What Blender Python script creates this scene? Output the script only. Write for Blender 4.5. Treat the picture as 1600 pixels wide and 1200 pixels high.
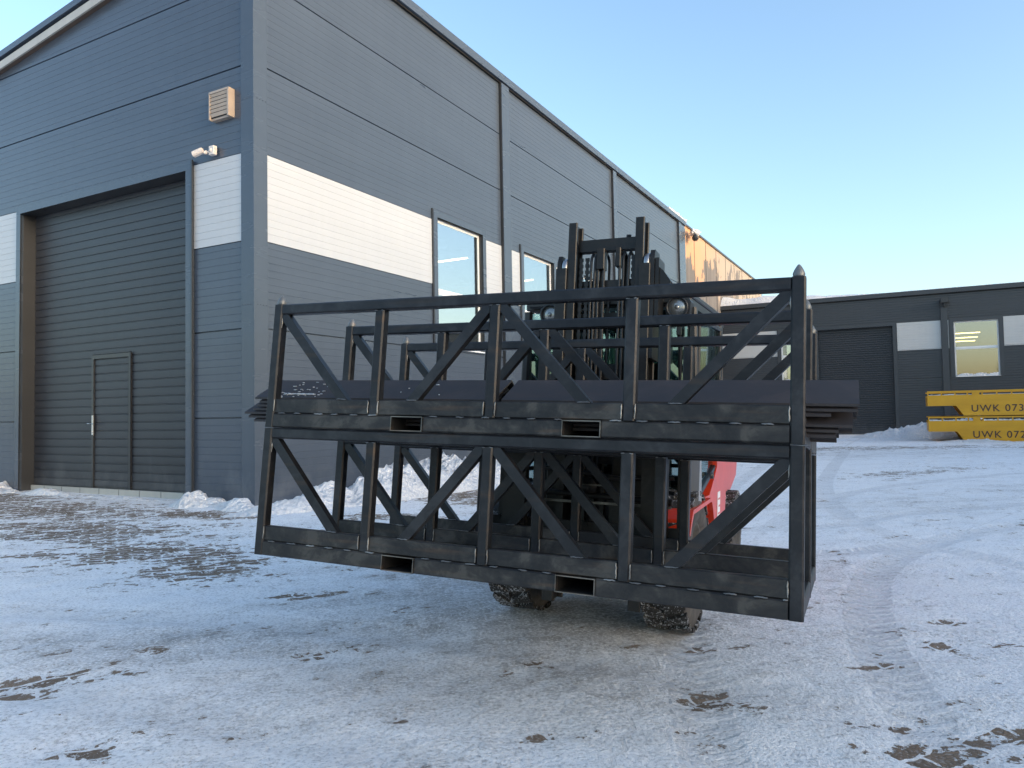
import bpy, bmesh, math, random
import numpy as np
from mathutils import Vector, Matrix, noise
random.seed(7)
for o in list(bpy.data.objects): bpy.data.objects.remove(o)
S = bpy.context.scene
COL = S.collection
R_ = math.radians
PI = math.pi

# ------------------------------------------------------------------ camera, sky, sun, exposure
EYE = Vector((0, 0, 1.15))
PITCH, ROLL = 0.0401238, -0.0178528
cam = bpy.data.cameras.new('camera'); camo = bpy.data.objects.new('camera', cam); COL.objects.link(camo)
F = Vector((0, math.cos(PITCH), math.sin(PITCH))); U = Vector((0, -math.sin(PITCH), math.cos(PITCH))); Rt = Vector((1, 0, 0))
R2 = Rt*math.cos(ROLL)+U*math.sin(ROLL); U2 = -Rt*math.sin(ROLL)+U*math.cos(ROLL)
camo.matrix_world = Matrix(((R2.x, U2.x, -F.x, 0), (R2.y, U2.y, -F.y, 0), (R2.z, U2.z, -F.z, EYE.z), (0, 0, 0, 1)))
cam.sensor_width = 36; cam.lens = 36*1152.905/1600; cam.clip_start = 0.05; cam.clip_end = 3000
S.camera = camo

SUN_DIR = Vector((0.80, -0.60, 0)).normalized()   # the low winter sun stands behind the viewer's right shoulder, veiled near the horizon
SUN_EL = R_(9)
w = bpy.data.worlds.new('World'); S.world = w; w.use_nodes = True
nt = w.node_tree; bg = nt.nodes['Background']
sky = nt.nodes.new('ShaderNodeTexSky'); sky.sky_type = 'NISHITA'; sky.sun_disc = False
sky.sun_elevation = SUN_EL; sky.sun_rotation = math.atan2(SUN_DIR.x, SUN_DIR.y)
sky.air_density = 1.0; sky.dust_density = 2.6; sky.ozone_density = 1.9; sky.altitude = 100
nt.links.new(sky.outputs[0], bg.inputs[0]); bg.inputs[1].default_value = 0.13
sl = bpy.data.lights.new('sun', 'SUN'); sl.energy = 0.32; sl.angle = R_(20); sl.color = (1, 0.80, 0.66)
so = bpy.data.objects.new('sun', sl); COL.objects.link(so)
sd = Vector((SUN_DIR.x*math.cos(SUN_EL), SUN_DIR.y*math.cos(SUN_EL), math.sin(SUN_EL)))
so.rotation_euler = sd.to_track_quat('Z', 'Y').to_euler(); so.location = (0, 0, 30)
S.view_settings.view_transform = 'Standard'; S.view_settings.look = 'None'
S.view_settings.exposure = 2.1; S.view_settings.gamma = 1
S.render.engine = 'CYCLES'; S.cycles.max_bounces = 6; S.cycles.use_denoising = True

# ------------------------------------------------------------------ materials
def mat(name, base=(.5,.5,.5), rough=.5, metal=0, spec=.5, build=None):
    m = bpy.data.materials.new(name); m.use_nodes = True
    b = m.node_tree.nodes['Principled BSDF']
    b.inputs['Base Color'].default_value = (*base, 1); b.inputs['Roughness'].default_value = rough
    b.inputs['Metallic'].default_value = metal; b.inputs['Specular IOR Level'].default_value = spec
    if build: build(m.node_tree, b)
    return m
class N:
    """tiny node helper"""
    def __init__(s, t): s.t = t
    def n(s, ty, **k):
        x = s.t.nodes.new(ty)
        for a, v in k.items():
            if a.startswith('i_'): x.inputs[a[2:].replace('_', ' ')].default_value = v
            else: setattr(x, a, v)
        return x
    def l(s, a, b): s.t.links.new(a, b)
    def val(s, x):
        if isinstance(x, (int, float)):
            v = s.n('ShaderNodeValue'); v.outputs[0].default_value = x; return v.outputs[0]
        return x
    def m(s, op, a, b=None, c=None, clamp=False):
        x = s.n('ShaderNodeMath', operation=op); x.use_clamp = clamp
        for i, q in enumerate((a, b, c)):
            if q is None: continue
            if isinstance(q, (int, float)): x.inputs[i].default_value = q
            else: s.l(q, x.inputs[i])
        return x.outputs[0]
    def noise(s, vec, scale, detail=4, rough=.55, dist=0):
        x = s.n('ShaderNodeTexNoise'); x.inputs['Scale'].default_value = scale; x.inputs['Detail'].default_value = detail
        x.inputs['Roughness'].default_value = rough; x.inputs['Distortion'].default_value = dist
        if vec is not None: s.l(vec, x.inputs['Vector'])
        return x.outputs['Fac']
    def mapping(s, vec, scale=(1,1,1), rot=(0,0,0), loc=(0,0,0)):
        x = s.n('ShaderNodeMapping'); x.inputs['Scale'].default_value = scale; x.inputs['Rotation'].default_value = rot; x.inputs['Location'].default_value = loc
        s.l(vec, x.inputs['Vector']); return x.outputs[0]
    def ramp(s, fac, stops, interp='LINEAR'):
        x = s.n('ShaderNodeValToRGB'); x.color_ramp.interpolation = interp
        e = x.color_ramp.elements
        while len(e) < len(stops): e.new(.5)
        for q, (p, c) in zip(e, stops):
            q.position = p; q.color = (*c, 1) if len(c) == 3 else c
        s.l(fac, x.inputs[0]); return x.outputs[0]
    def step(s, x, a, b):
        q = s.n('ShaderNodeMapRange', interpolation_type='SMOOTHSTEP'); q.inputs[1].default_value = a; q.inputs[2].default_value = b
        s.l(x, q.inputs[0]); return q.outputs[0]
    def mix(s, f, a, b):
        x = s.n('ShaderNodeMix', data_type='RGBA')
        if isinstance(f, (int, float)): x.inputs[0].default_value = f
        else: s.l(f, x.inputs[0])
        for k, q in ((6, a), (7, b)):
            if isinstance(q, tuple): x.inputs[k].default_value = (*q, 1)
            else: s.l(q, x.inputs[k])
        return x.outputs[2]
    def bump(s, h, strength, dist, nrm=None):
        x = s.n('ShaderNodeBump'); x.inputs['Strength'].default_value = strength; x.inputs['Distance'].default_value = dist
        s.l(h, x.inputs['Height'])
        if nrm is not None: s.l(nrm, x.inputs['Normal'])
        return x.outputs[0]
    def obj(s): return s.n('ShaderNodeTexCoord').outputs['Object']

def panel_mat(name, base, rough=.33, dirt=.25, dark=None):
    def f(t, b):
        q = N(t); o = q.obj()
        n1 = q.noise(q.mapping(o, (.35, .35, 2.2)), 1.3, 5)
        n2 = q.noise(q.mapping(o, (6, 6, .5)), 1.0, 4)
        fac = q.m('MULTIPLY', q.m('ADD', q.m('MULTIPLY', n1, .6), q.m('MULTIPLY', n2, .4)), 1.0)
        d = tuple(c*(1-dirt) for c in base); l = tuple(min(1, c*(1+dirt*.7)) for c in base)
        q.l(q.ramp(fac, [(.3, d), (.7, l)]), b.inputs['Base Color'])
        q.l(q.m('ADD', q.m('MULTIPLY', n1, .08), rough-.04), b.inputs['Roughness'])
        if name in ('anthracite_panel', 'dark_panel', 'trim_steel', 'shutter_steel'):
            sz = q.n('ShaderNodeSeparateXYZ'); q.l(o, sz.inputs[0])
            spl = q.m('ADD', q.m('MULTIPLY', sz.outputs[2], -.55), q.m('ADD', q.noise(q.mapping(o, (1, 1, .6)), 3.5, 6, .7), .06))
            st = q.step(q.noise(q.mapping(o, (2.2, 2.2, .16)), 1.6, 5, .65), .58, .80)
            base_c = b.inputs['Base Color'].links[0].from_socket
            c_ = q.mix(q.m('MULTIPLY', q.step(spl, .25, .75), .22), base_c, (.30, .30, .30))
            c_ = q.mix(q.m('MULTIPLY', st, .10), c_, tuple(x*.55 for x in base))
            q.l(c_, b.inputs['Base Color'])
        w_ = q.noise(q.mapping(o, (.25, .25, 1.6)), 1.0, 2)
        q.l(q.bump(w_, .35, .02), b.inputs['Normal'])
    return mat(name, base, rough, build=f)
M = {}
M['panel'] = panel_mat('anthracite_panel', (.062, .080, .108), .29, .12)
M['panel_low'] = panel_mat('dark_panel', (.040, .046, .054), .38, .12)
M['trim'] = panel_mat('trim_steel', (.064, .083, .110), .27, .10)
M['trim_dark'] = panel_mat('dark_trim', (.035, .036, .038), .35, .15)
M['white_panel'] = panel_mat('white_panel', (.50, .51, .52), .35, .05)
M['gray_white'] = panel_mat('pale_panel', (.52, .53, .52), .4, .05)
M['shutter'] = panel_mat('shutter_steel', (.026, .029, .036), .42, .15)
M['soffit'] = panel_mat('soffit', (.12, .085, .065), .5, .2)
M['black'] = mat('black_gap', (.01, .01, .011), .7)
M['alu'] = panel_mat('aluminium_seal', (.42, .41, .37), .45, .15)
M['frame_white'] = mat('white_upvc', (.82, .82, .80), .3)
M['vent'] = panel_mat('vent_plastic', (.44, .35, .28), .4, .2)
M['cream'] = mat('cream_plastic', (.70, .62, .56), .4)
M['chrome'] = mat('brushed_chrome', (.6, .6, .6), .25, .9)
M['inside'] = mat('interior', (.16, .165, .165), .8)
def lampf(name, col, s):
    def f(t, b):
        b.inputs['Emission Color'].default_value = (*col, 1); b.inputs['Emission Strength'].default_value = s
    return mat(name, col, .5, build=f)
M['tube'] = lampf('fluorescent_tube', (1, .82, .30), 2.4)
def glass_mat(name, tint, refl, rough=.02):
    m = bpy.data.materials.new(name); m.use_nodes = True; t = m.node_tree; t.nodes.clear(); q = N(t)
    out = q.n('ShaderNodeOutputMaterial'); g = q.n('ShaderNodeBsdfGlossy'); g.inputs['Roughness'].default_value = rough
    g.inputs['Color'].default_value = (*tint, 1)
    tr = q.n('ShaderNodeBsdfTransparent'); tr.inputs['Color'].default_value = (*[c*.85 for c in tint], 1)
    mx = q.n('ShaderNodeMixShader'); fr = q.n('ShaderNodeLayerWeight'); fr.inputs['Blend'].default_value = .5; fpw = q.m('POWER', fr.outputs['Facing'], 4.0)
    q.l(q.m('ADD', q.m('MULTIPLY', fpw, .6), refl, clamp=True), mx.inputs[0])
    q.l(tr.outputs[0], mx.inputs[1]); q.l(g.outputs[0], mx.inputs[2]); q.l(mx.outputs[0], out.inputs[0])
    return m
M['pane'] = glass_mat('coated_glass', (.90, .93, .92), .52)
M['pane_pale'] = glass_mat('plain_glass', (.92, .90, .86), .30)
M['cab_glass'] = glass_mat('green_cab_glass', (.60, .74, .73), .30)

def steel(name, c0, c1, rust, rough=.42, metal=.55):
    def f(t, b):
        q = N(t); o = q.obj()
        n1 = q.noise(o, 5.5, 6, .6, 1.2); n2 = q.noise(q.mapping(o, (1.2, 14, 14)), 2.0, 4); n3 = q.noise(o, 40, 3)
        n1 = q.m('ADD', q.m('MULTIPLY', n1, .75), q.m('MULTIPLY', q.noise(q.mapping(o, (1, 1, 1.6)), 17, 5, .65, 1.5), .25))
        c = q.ramp(n1, [(.42, c0), (.52, tuple(a*.65+b_*.35 for a, b_ in zip(c0, c1))), (.60, c1)])
        c = q.mix(q.m('MULTIPLY', q.step(n2, .55, .72), .35), c, rust)
        c = q.mix(q.m('MULTIPLY', q.step(n3, .5, .8), .25), c, tuple(x*.5 for x in c0))
        q.l(c, b.inputs['Base Color'])
        q.l(q.m('ADD', q.m('MULTIPLY', n1, .35), rough-.17), b.inputs['Roughness'])
        q.l(q.bump(n3, .12, .004), b.inputs['Normal'])
    return mat(name, c0, rough, metal, build=f)
M['tube_steel'] = steel('mill_scale_tube', (.016, .017, .020), (.036, .037, .040), (.070, .045, .028))
M['plate_steel'] = steel('mill_scale_plate', (.017, .0175, .019), (.066, .062, .056), (.11, .066, .040), .5, .45)
M['edge_steel'] = steel('bare_edge', (.085, .08, .072), (.19, .175, .155), (.20, .12, .08), .35, .7)
M['weld'] = steel('weld_bead', (.13, .13, .13), (.30, .30, .29), (.16, .11, .08), .35, .7)
M['cone'] = steel('zinc_cone', (.14, .145, .145), (.26, .26, .25), (.26, .15, .09), .5, .6)
M['angle_steel'] = steel('dark_primer_steel', (.022, .018, .019), (.038, .031, .032), (.050, .028, .022), .66, .0)
M['mast'] = steel('mast_steel', (.013, .0125, .012), (.028, .026, .024), (.05, .032, .02), .42, .4)
M['roller'] = mat('roller_steel', (.35, .35, .36), .3, .9)
M['rubber'] = mat('hose_rubber', (.012, .012, .013), .45)
M['black_paint'] = mat('black_paint', (.018, .018, .019), .4)
def dirty_red(t, b):
    q = N(t); o = q.obj(); n = q.noise(o, 6, 6, .6); n2 = q.noise(o, 60, 3)
    c = q.ramp(n, [(.35, (.52, .030, .008)), (.7, (.64, .045, .012))])
    c = q.mix(q.m('MULTIPLY', q.step(n2, .52, .75), .25), c, (.35, .22, .18))
    q.l(c, b.inputs['Base Color'])
M['red'] = mat('red_paint', (.62, .03, .02), .28, build=dirty_red)
M['gray_paint'] = mat('pale_grey_paint', (.26, .28, .31), .4)
M['logo'] = mat('white_lettering', (.8, .8, .8), .4)
M['orange'] = mat('amber_beacon', (.9, .20, .02), .25)
M['lens'] = mat('lamp_lens', (.30, .30, .29), .22, .7)
def snowy_rubber(t, b):
    q = N(t); o = q.obj(); n = q.noise(o, 70, 6, .75); n2 = q.noise(o, 9, 3)
    f = q.step(q.m('ADD', q.m('MULTIPLY', n, .8), q.m('MULTIPLY', n2, .25)), .56, .60)
    q.l(q.mix(f, (.022, .020, .019), (.42, .43, .45)), b.inputs['Base Color'])
    q.l(q.bump(n, .6, .01), b.inputs['Normal'])
M['tread'] = mat('snowy_tread', (.03, .03, .03), .8, build=snowy_rubber)
def wallrub(t, b):
    q = N(t); n = q.noise(q.obj(), 12, 5, .7)
    q.l(q.ramp(n, [(.35, (.030, .027, .025)), (.7, (.10, .09, .08))]), b.inputs['Base Color'])
M['sidewall'] = mat('tyre_sidewall', (.04, .04, .04), .75, build=wallrub)
def yel(t, b):
    q = N(t); o = q.obj(); n = q.noise(q.mapping(o, (1, 1, 3)), 1.5, 6, .6)
    q.l(q.ramp(n, [(.3, (.62, .295, .006)), (.7, (.74, .37, .010))]), b.inputs['Base Color'])
    q.l(q.bump(q.noise(q.mapping(o, (.4, 1, 2)), 1.5, 2), .3, .02), b.inputs['Normal'])
M['yellow'] = mat('yellow_paint', (.62, .34, .015), .35, build=yel)
M['brown_ink'] = mat('dark_lettering', (.07, .03, .02), .5)

def snowf(t, b):
    q = N(t); o = q.obj(); n = q.noise(o, 9, 8, .65); n2 = q.noise(o, 2.2, 3)
    c = q.ramp(n2, [(.3, (.74, .76, .79)), (.7, (.86, .87, .89))])
    c = q.mix(q.m('MULTIPLY', q.step(n, .62, .78), .35), c, (.42, .36, .30))
    vo = q.n('ShaderNodeTexVoronoi'); vo.inputs['Scale'].default_value = 16; q.l(o, vo.inputs['Vector']); n3 = q.noise(o, 38, 5, .7)
    c = q.mix(q.m('MULTIPLY', q.step(n3, .54, .70), .45), c, (.50, .50, .52))
    hh = q.m('ADD', q.m('ADD', n, q.m('MULTIPLY', vo.outputs['Distance'], .9)), q.m('MULTIPLY', n3, .5))
    q.l(c, b.inputs['Base Color']); q.l(q.bump(hh, .9, .06), b.inputs['Normal'])
M['snow'] = mat('heaped_snow', (.85, .86, .88), .75, spec=.3, build=snowf)

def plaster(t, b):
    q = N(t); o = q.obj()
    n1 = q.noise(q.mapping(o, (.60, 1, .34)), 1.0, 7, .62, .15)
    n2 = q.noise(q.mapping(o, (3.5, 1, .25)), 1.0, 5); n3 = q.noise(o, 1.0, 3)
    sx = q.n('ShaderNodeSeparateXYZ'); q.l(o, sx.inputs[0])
    # bare render above a flaking grey coat; orange glow painted into its colour
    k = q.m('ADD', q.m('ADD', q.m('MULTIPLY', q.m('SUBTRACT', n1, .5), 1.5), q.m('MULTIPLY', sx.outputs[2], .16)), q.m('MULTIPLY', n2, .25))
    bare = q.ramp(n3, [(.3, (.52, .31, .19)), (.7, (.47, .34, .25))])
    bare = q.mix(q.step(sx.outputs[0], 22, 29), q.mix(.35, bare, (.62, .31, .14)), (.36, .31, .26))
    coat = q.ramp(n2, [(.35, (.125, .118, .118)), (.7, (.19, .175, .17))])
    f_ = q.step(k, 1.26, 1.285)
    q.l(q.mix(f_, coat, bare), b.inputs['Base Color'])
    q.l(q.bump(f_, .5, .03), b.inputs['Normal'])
M['plaster'] = mat('flaking_plaster_glow', (.5, .4, .3), .85, build=plaster)

# ------------------------------------------------------------------ mesh helpers
class MB:
    def __init__(s): s.v = []; s.f = []; s.m = []; s.sm = []
    def add(s, vs, fs, m=0, sm=False):
        k = len(s.v); s.v += [tuple(v) for v in vs]
        for f in fs: s.f.append([i+k for i in f]); s.m.append(m); s.sm.append(sm)
        return s
    def box(s, x0, x1, y0, y1, z0, z1, m=0, ch=0):
        if ch: return s.beam(((x0+x1)/2, (y0+y1)/2, z0), ((x0+x1)/2, (y0+y1)/2, z1), x1-x0, y1-y0, m=m, ch=ch, up=(0, 1, 0))
        s.add([(x0,y0,z0),(x1,y0,z0),(x1,y1,z0),(x0,y1,z0),(x0,y0,z1),(x1,y0,z1),(x1,y1,z1),(x0,y1,z1)],
              [(0,3,2,1),(4,5,6,7),(0,1,5,4),(1,2,6,5),(2,3,7,6),(3,0,4,7)], m); return s
    def beam(s, p0, p1, w, h, m=0, ch=.004, up=(0, 0, 1)):
        """chamfered bar from p0 to p1; w across, h along 'up'"""
        p0 = Vector(p0); p1 = Vector(p1); d = (p1-p0).normalized(); u = Vector(up)
        if abs(d.dot(u)) > .99: u = Vector((0, 1, 0))
        r = d.cross(u).normalized(); u = r.cross(d).normalized()
        a, b = w/2, h/2; c = min(ch, a*.9, b*.9)
        if c > 0: pr = [(-a+c,-b),(a-c,-b),(a,-b+c),(a,b-c),(a-c,b),(-a+c,b),(-a,b-c),(-a,-b+c)]
        else: pr = [(-a,-b),(a,-b),(a,b),(-a,b)]
        n = len(pr); vs = [p0+r*x+u*y for x, y in pr]+[p1+r*x+u*y for x, y in pr]
        fs = [(i, (i+1) % n, n+(i+1) % n, n+i) for i in range(n)]+[tuple(range(n-1, -1, -1)), tuple(range(n, 2*n))]
        s.add(vs, fs, m); return s
    def tube(s, pts, r, m=0, n=10, cap=True):
        pts = [Vector(p) for p in pts]; rings = []
        rr = r if isinstance(r, (list, tuple)) else [r]*len(pts)
        prev = None
        for i, p in enumerate(pts):
            d = (pts[min(i+1, len(pts)-1)]-pts[max(i-1, 0)]).normalized()
            if prev is None:
                u = Vector((0, 0, 1)) if abs(d.z) < .9 else Vector((1, 0, 0))
            else: u = prev
            a = d.cross(u).normalized(); u = a.cross(d).normalized(); prev = u
            rings.append([p+(a*math.cos(2*PI*k/n)+u*math.sin(2*PI*k/n))*rr[i] for k in range(n)])
        vs = [v for g in rings for v in g]; fs = []
        for i in range(len(pts)-1):
            for k in range(n): fs.append((i*n+k, i*n+(k+1) % n, (i+1)*n+(k+1) % n, (i+1)*n+k))
        s.add(vs, fs, m, True)
        if cap:
            s.add(rings[0], [tuple(range(n-1, -1, -1))], m); s.add(rings[-1], [tuple(range(n))], m)
        return s
    def lathe(s, c, axis, prof, m=0, n=28, sm=True):
        """prof: list of (along axis, radius)"""
        c = Vector(c); a = Vector(axis).normalized(); u = Vector((0, 0, 1)) if abs(a.z) < .9 else Vector((1, 0, 0))
        e = a.cross(u).normalized(); g = a.cross(e)
        vs = []; fs = []
        for (t, r) in prof:
            for k in range(n): vs.append(c+a*t+(e*math.cos(2*PI*k/n)+g*math.sin(2*PI*k/n))*r)
        for i in range(len(prof)-1):
            for k in range(n): fs.append((i*n+k, i*n+(k+1) % n, (i+1)*n+(k+1) % n, (i+1)*n+k))
        s.add(vs, fs, m, sm); return s
    def prism(s, poly, lo, hi, axis='y', m=0):
        """poly in the plane square to axis: axis y -> (x,z); x -> (y,z); z -> (x,y)"""
        def P(a, b, t): return {'y': (a, t, b), 'x': (t, a, b), 'z': (a, b, t)}[axis]
        n = len(poly); vs = [P(a, b, lo) for a, b in poly]+[P(a, b, hi) for a, b in poly]
        fs = [(i, (i+1) % n, n+(i+1) % n, n+i) for i in range(n)]+[tuple(range(n-1, -1, -1)), tuple(range(n, 2*n))]
        s.add(vs, fs, m); return s
    def build(s, name, mats, parent=None, local=None):
        me = bpy.data.meshes.new(name); me.from_pydata(s.v, [], s.f)
        for m in (mats if isinstance(mats, (list, tuple)) else [mats]): me.materials.append(M[m] if isinstance(m, str) else m)
        for p, mi, sm in zip(me.polygons, s.m, s.sm): p.material_index = mi; p.use_smooth = sm
        bm = bmesh.new(); bm.from_mesh(me); bmesh.ops.recalc_face_normals(bm, faces=bm.faces); bm.to_mesh(me); bm.free()
        o = bpy.data.objects.new(name, me); COL.objects.link(o)
        if parent: o.parent = parent
        if local is not None: o.matrix_local = local
        return o
def tag(o, label=None, cat=None, group=None, kind=None):
    if label: o['label'] = label
    if cat: o['category'] = cat
    if group: o['group'] = group
    if kind: o['kind'] = kind
    return o
def empty(name, mw, label, cat, group=None):
    o = bpy.data.objects.new(name, None); COL.objects.link(o); o.matrix_world = mw; o.empty_display_size = .2
    return tag(o, label, cat, group)
def frame(origin, ex, ey, ez=(0, 0, 1)):
    ex, ey, ez = Vector(ex), Vector(ey), Vector(ez)
    return Matrix(((ex.x, ey.x, ez.x, origin[0]), (ex.y, ey.y, ez.y, origin[1]), (ex.z, ey.z, ez.z, origin[2]), (0, 0, 0, 1)))

# ------------------------------------------------------------------ the ground: icy snow over block paving
def axis_lines(lo, hi, fine_lo, fine_hi, step, g):
    a = list(np.arange(fine_lo, fine_hi, step)); d = step; x = a[-1]
    while x < hi: d = min(d*g, 60); x += d; a.append(x)
    d = step; x = a[0]; b = []
    while x > lo: d = min(d*g, 60); x -= d; b.append(x)
    return np.array(b[::-1]+a)
gx = axis_lines(-900, 900, -4.5, 4.8, .055, 1.045)
gy = axis_lines(-300, 1200, 1.9, 8.5, .055, 1.035)
GX, GY = np.meshgrid(gx, gy)
def fbm(x, y, sc, oc=4, seed=0):
    return noise.fractal(Vector((x*sc+seed, y*sc-seed, seed*.37)), .6, 2.1, oc)
def seglen(path):
    p = np.array(path); return p, np.concatenate([[0], np.cumsum(np.hypot(*(p[1:]-p[:-1]).T))])
def track_coords(path, X, Y):
    p, L = seglen(path); best = np.full(X.shape, 1e9); ss = np.zeros(X.shape); tt = np.zeros(X.shape)
    for i in range(len(p)-1):
        a, b = p[i], p[i+1]; d = b-a; l = np.hypot(*d); d = d/l
        t = np.clip((X-a[0])*d[0]+(Y-a[1])*d[1], 0, l)
        qx = X-a[0]-t*d[0]; qy = Y-a[1]-t*d[1]; dist = np.hypot(qx, qy); side = np.sign(d[0]*qy-d[1]*qx)
        k = dist < best; best[k] = dist[k]; ss[k] = (L[i]+t)[k]; tt[k] = (dist*side)[k]
    return ss, tt
def smooth_path(pts, n=6):
    out = []
    P = [pts[0]]+list(pts)+[pts[-1]]
    for i in range(1, len(P)-2):
        for k in range(n):
            t = k/n; p0, p1, p2, p3 = [np.array(q, float) for q in P[i-1:i+3]]
            out.append(.5*((2*p1)+(-p0+p2)*t+(2*p0-5*p1+4*p2-p3)*t*t+(-p0+3*p1-3*p2+p3)*t**3))
    out.append(np.array(pts[-1], float)); return out
T1 = smooth_path([(.98, 4.6), (.84, 3.66), (.73, 3.0), (.64, 2.42), (.58, 1.5), (.55, .2)])
T2 = smooth_path([(3.9, 6.6), (2.75, 5.5), (2.12, 4.5), (1.74, 3.6), (1.52, 2.85), (1.42, 2.4), (1.3, 1.2)])
T3 = smooth_path([(12, 9.2), (7.5, 8.0), (4.8, 7.05), (3.2, 6.15), (2.4, 5.9), (1.2, 6.2)])
T4 = smooth_path([(14, 11.5), (9, 9.6), (4.5, 8.1), (3.0, 7.2), (1.8, 7.3)])
T5 = smooth_path([(16, 14), (10, 13), (5.5, 10.8), (3.4, 8.6), (2.6, 7.4)])
T6 = smooth_path([(9, 20), (6.5, 15), (4.6, 11), (3.6, 8.2), (3.4, 6.4), (3.9, 4.6), (4.6, 3.2)])
T7 = smooth_path([(7.6, 20.5), (5.2, 15.3), (3.4, 11.4), (2.4, 8.6)])
T8 = smooth_path([(-6, 5.2), (-3.2, 4.6), (-1.2, 4.1), (.6, 3.3), (2.2, 2.2), (3.2, 1.4)])
T9 = smooth_path([(-6, 4.1), (-3.4, 3.5), (-1.6, 3.05), (0, 2.3), (1.2, 1.4)])
def blobs(X, Y, lst):
    o = np.zeros(X.shape)
    for x, y, rx, ry, a, amp in lst:
        c, s_ = math.cos(a), math.sin(a); u = (X-x)*c+(Y-y)*s_; v = -(X-x)*s_+(Y-y)*c
        o = np.maximum(o, amp*np.exp(-((u/rx)**2+(v/ry)**2)))
    return o
BARE = [(-6.6, 9.9, 3.4, 1.0, -.45, .80), (-4.6, 7.9, 2.0, .85, -.45, .74), (-3.0, 6.4, 1.4, .7, -.35, .74), (-3.9, 9.0, .9, .35, -.5, .92),
        (-8.5, 11.5, 3, 1.0, -.5, .78), (-2.45, 5.6, .6, .45, 0, .76), (-1.4, 4.82, .30, .12, .1, .66), (-1.8, 3.7, .12, .09, .2, .72), (-.95, 3.6, .13, .09, 0, .68),
        (-.7, 4.26, .08, .04, 0, .66), (-2.15, 3.35, .35, .12, .2, .62), (-1.48, 2.64, .18, .09, .3, .65), (.70, 2.98, .13, .10, 0, .70), (.62, 2.72, .10, .07, 0, .66),
        (2.05, 3.58, .16, .14, .3, .78), (1.42, 2.74, .16, .07, 0, .72), (1.66, 2.64, .20, .06, 0, .78), (1.38, 2.46, .22, .14, 0, .80), (1.75, 2.45, .3, .12, 0, .62),
        (2.5, 3.6, .25, .06, 0, .62), (-.85, 10.8, .8, 1.6, .4, .85), (-1.5, 8.5, .9, .3, -.3, .7), (.28, 2.64, .04, .03, 0, .66), (10, 21, 6, 1.2, -.1, .6), (7, 13, 2, .5, .4, .55), (5, 20, 5, 1.5, .2, .5)]
ICY = [(.1, 4.2, 1.6, .8, -.3, 1), (.2, 3.3, 1.2, .5, 0, .75), (-1.9, 3.9, 1.6, .45, -.1, .7), (1.0, 4.9, 1.3, .7, .1, .8), (5, 9, 4, 1.2, .3, .4), (-.6, 3.3, 1.0, .5, 0, .55), (9, 19, 5, 2.5, 0, .5), (.3, 5.2, 1.6, 1.2, 0, .9)]
rs = random.Random(5)
for k_ in range(26):
    cx, cy = rs.choice(((-2.2, 2.9, .7, .5), (-1.6, 3.6, .9, .5), (1.7, 2.7, .6, .35), (.3, 3.0, 1.0, .5), (2.3, 3.6, .6, .5)))[:2]
    BARE.append((cx+rs.gauss(0, .6), cy+rs.gauss(0, .4), rs.uniform(.04, .16), rs.uniform(.02, .06), rs.uniform(-.2, .3), rs.uniform(.55, .74)))
bare = blobs(GX, GY, BARE); icy = blobs(GX, GY, ICY)
TRK = []
for path, wd in ((T1, .125), (T2, .135), (T3, .13), (T4, .13), (T5, .12), (T6, .13), (T7, .13), (T8, .14), (T9, .14)):
    a, b = track_coords(path, GX, GY); TRK.append((a, np.clip(b/wd, -3, 3)))
Z = np.zeros(GX.shape)
for j in range(GX.shape[0]):
    for i in range(GX.shape[1]):
        x, y = GX[j, i], GY[j, i]
        if abs(x) < 40 and -5 < y < 60:
            Z[j, i] = .010*fbm(x, y, 1.1, 3, 3)+.004*fbm(x*1.0, y*1.0, 5, 3, 9)
Z += .035*np.exp(-(((GX+.0)/.9)**2+((GY-4.55)/.9)**2))
for a, b in TRK: Z -= .010*np.exp(-(b/.95)**4)
Z -= .010*np.clip(bare*1.4, 0, 1)
ny, nx = GX.shape
gme = bpy.data.meshes.new('ground')
vs = np.stack([GX.ravel(), GY.ravel(), Z.ravel()], 1)
idx = np.arange(ny*nx).reshape(ny, nx)
fc = np.stack([idx[:-1, :-1].ravel(), idx[:-1, 1:].ravel(), idx[1:, 1:].ravel(), idx[1:, :-1].ravel()], 1)
gme.from_pydata(vs.tolist(), [], fc.tolist()); gme.polygons.foreach_set('use_smooth', [True]*len(gme.polygons))
for nm, arr in [('bare', bare), ('icy', icy)]+[('tt%d' % i, q[1]) for i, q in enumerate(TRK)]+[('ts%d' % i, q[0]) for i, q in enumerate(TRK)]:
    at = gme.attributes.new(nm, 'FLOAT', 'POINT'); at.data.foreach_set('value', arr.ravel().astype(np.float32))
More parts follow.
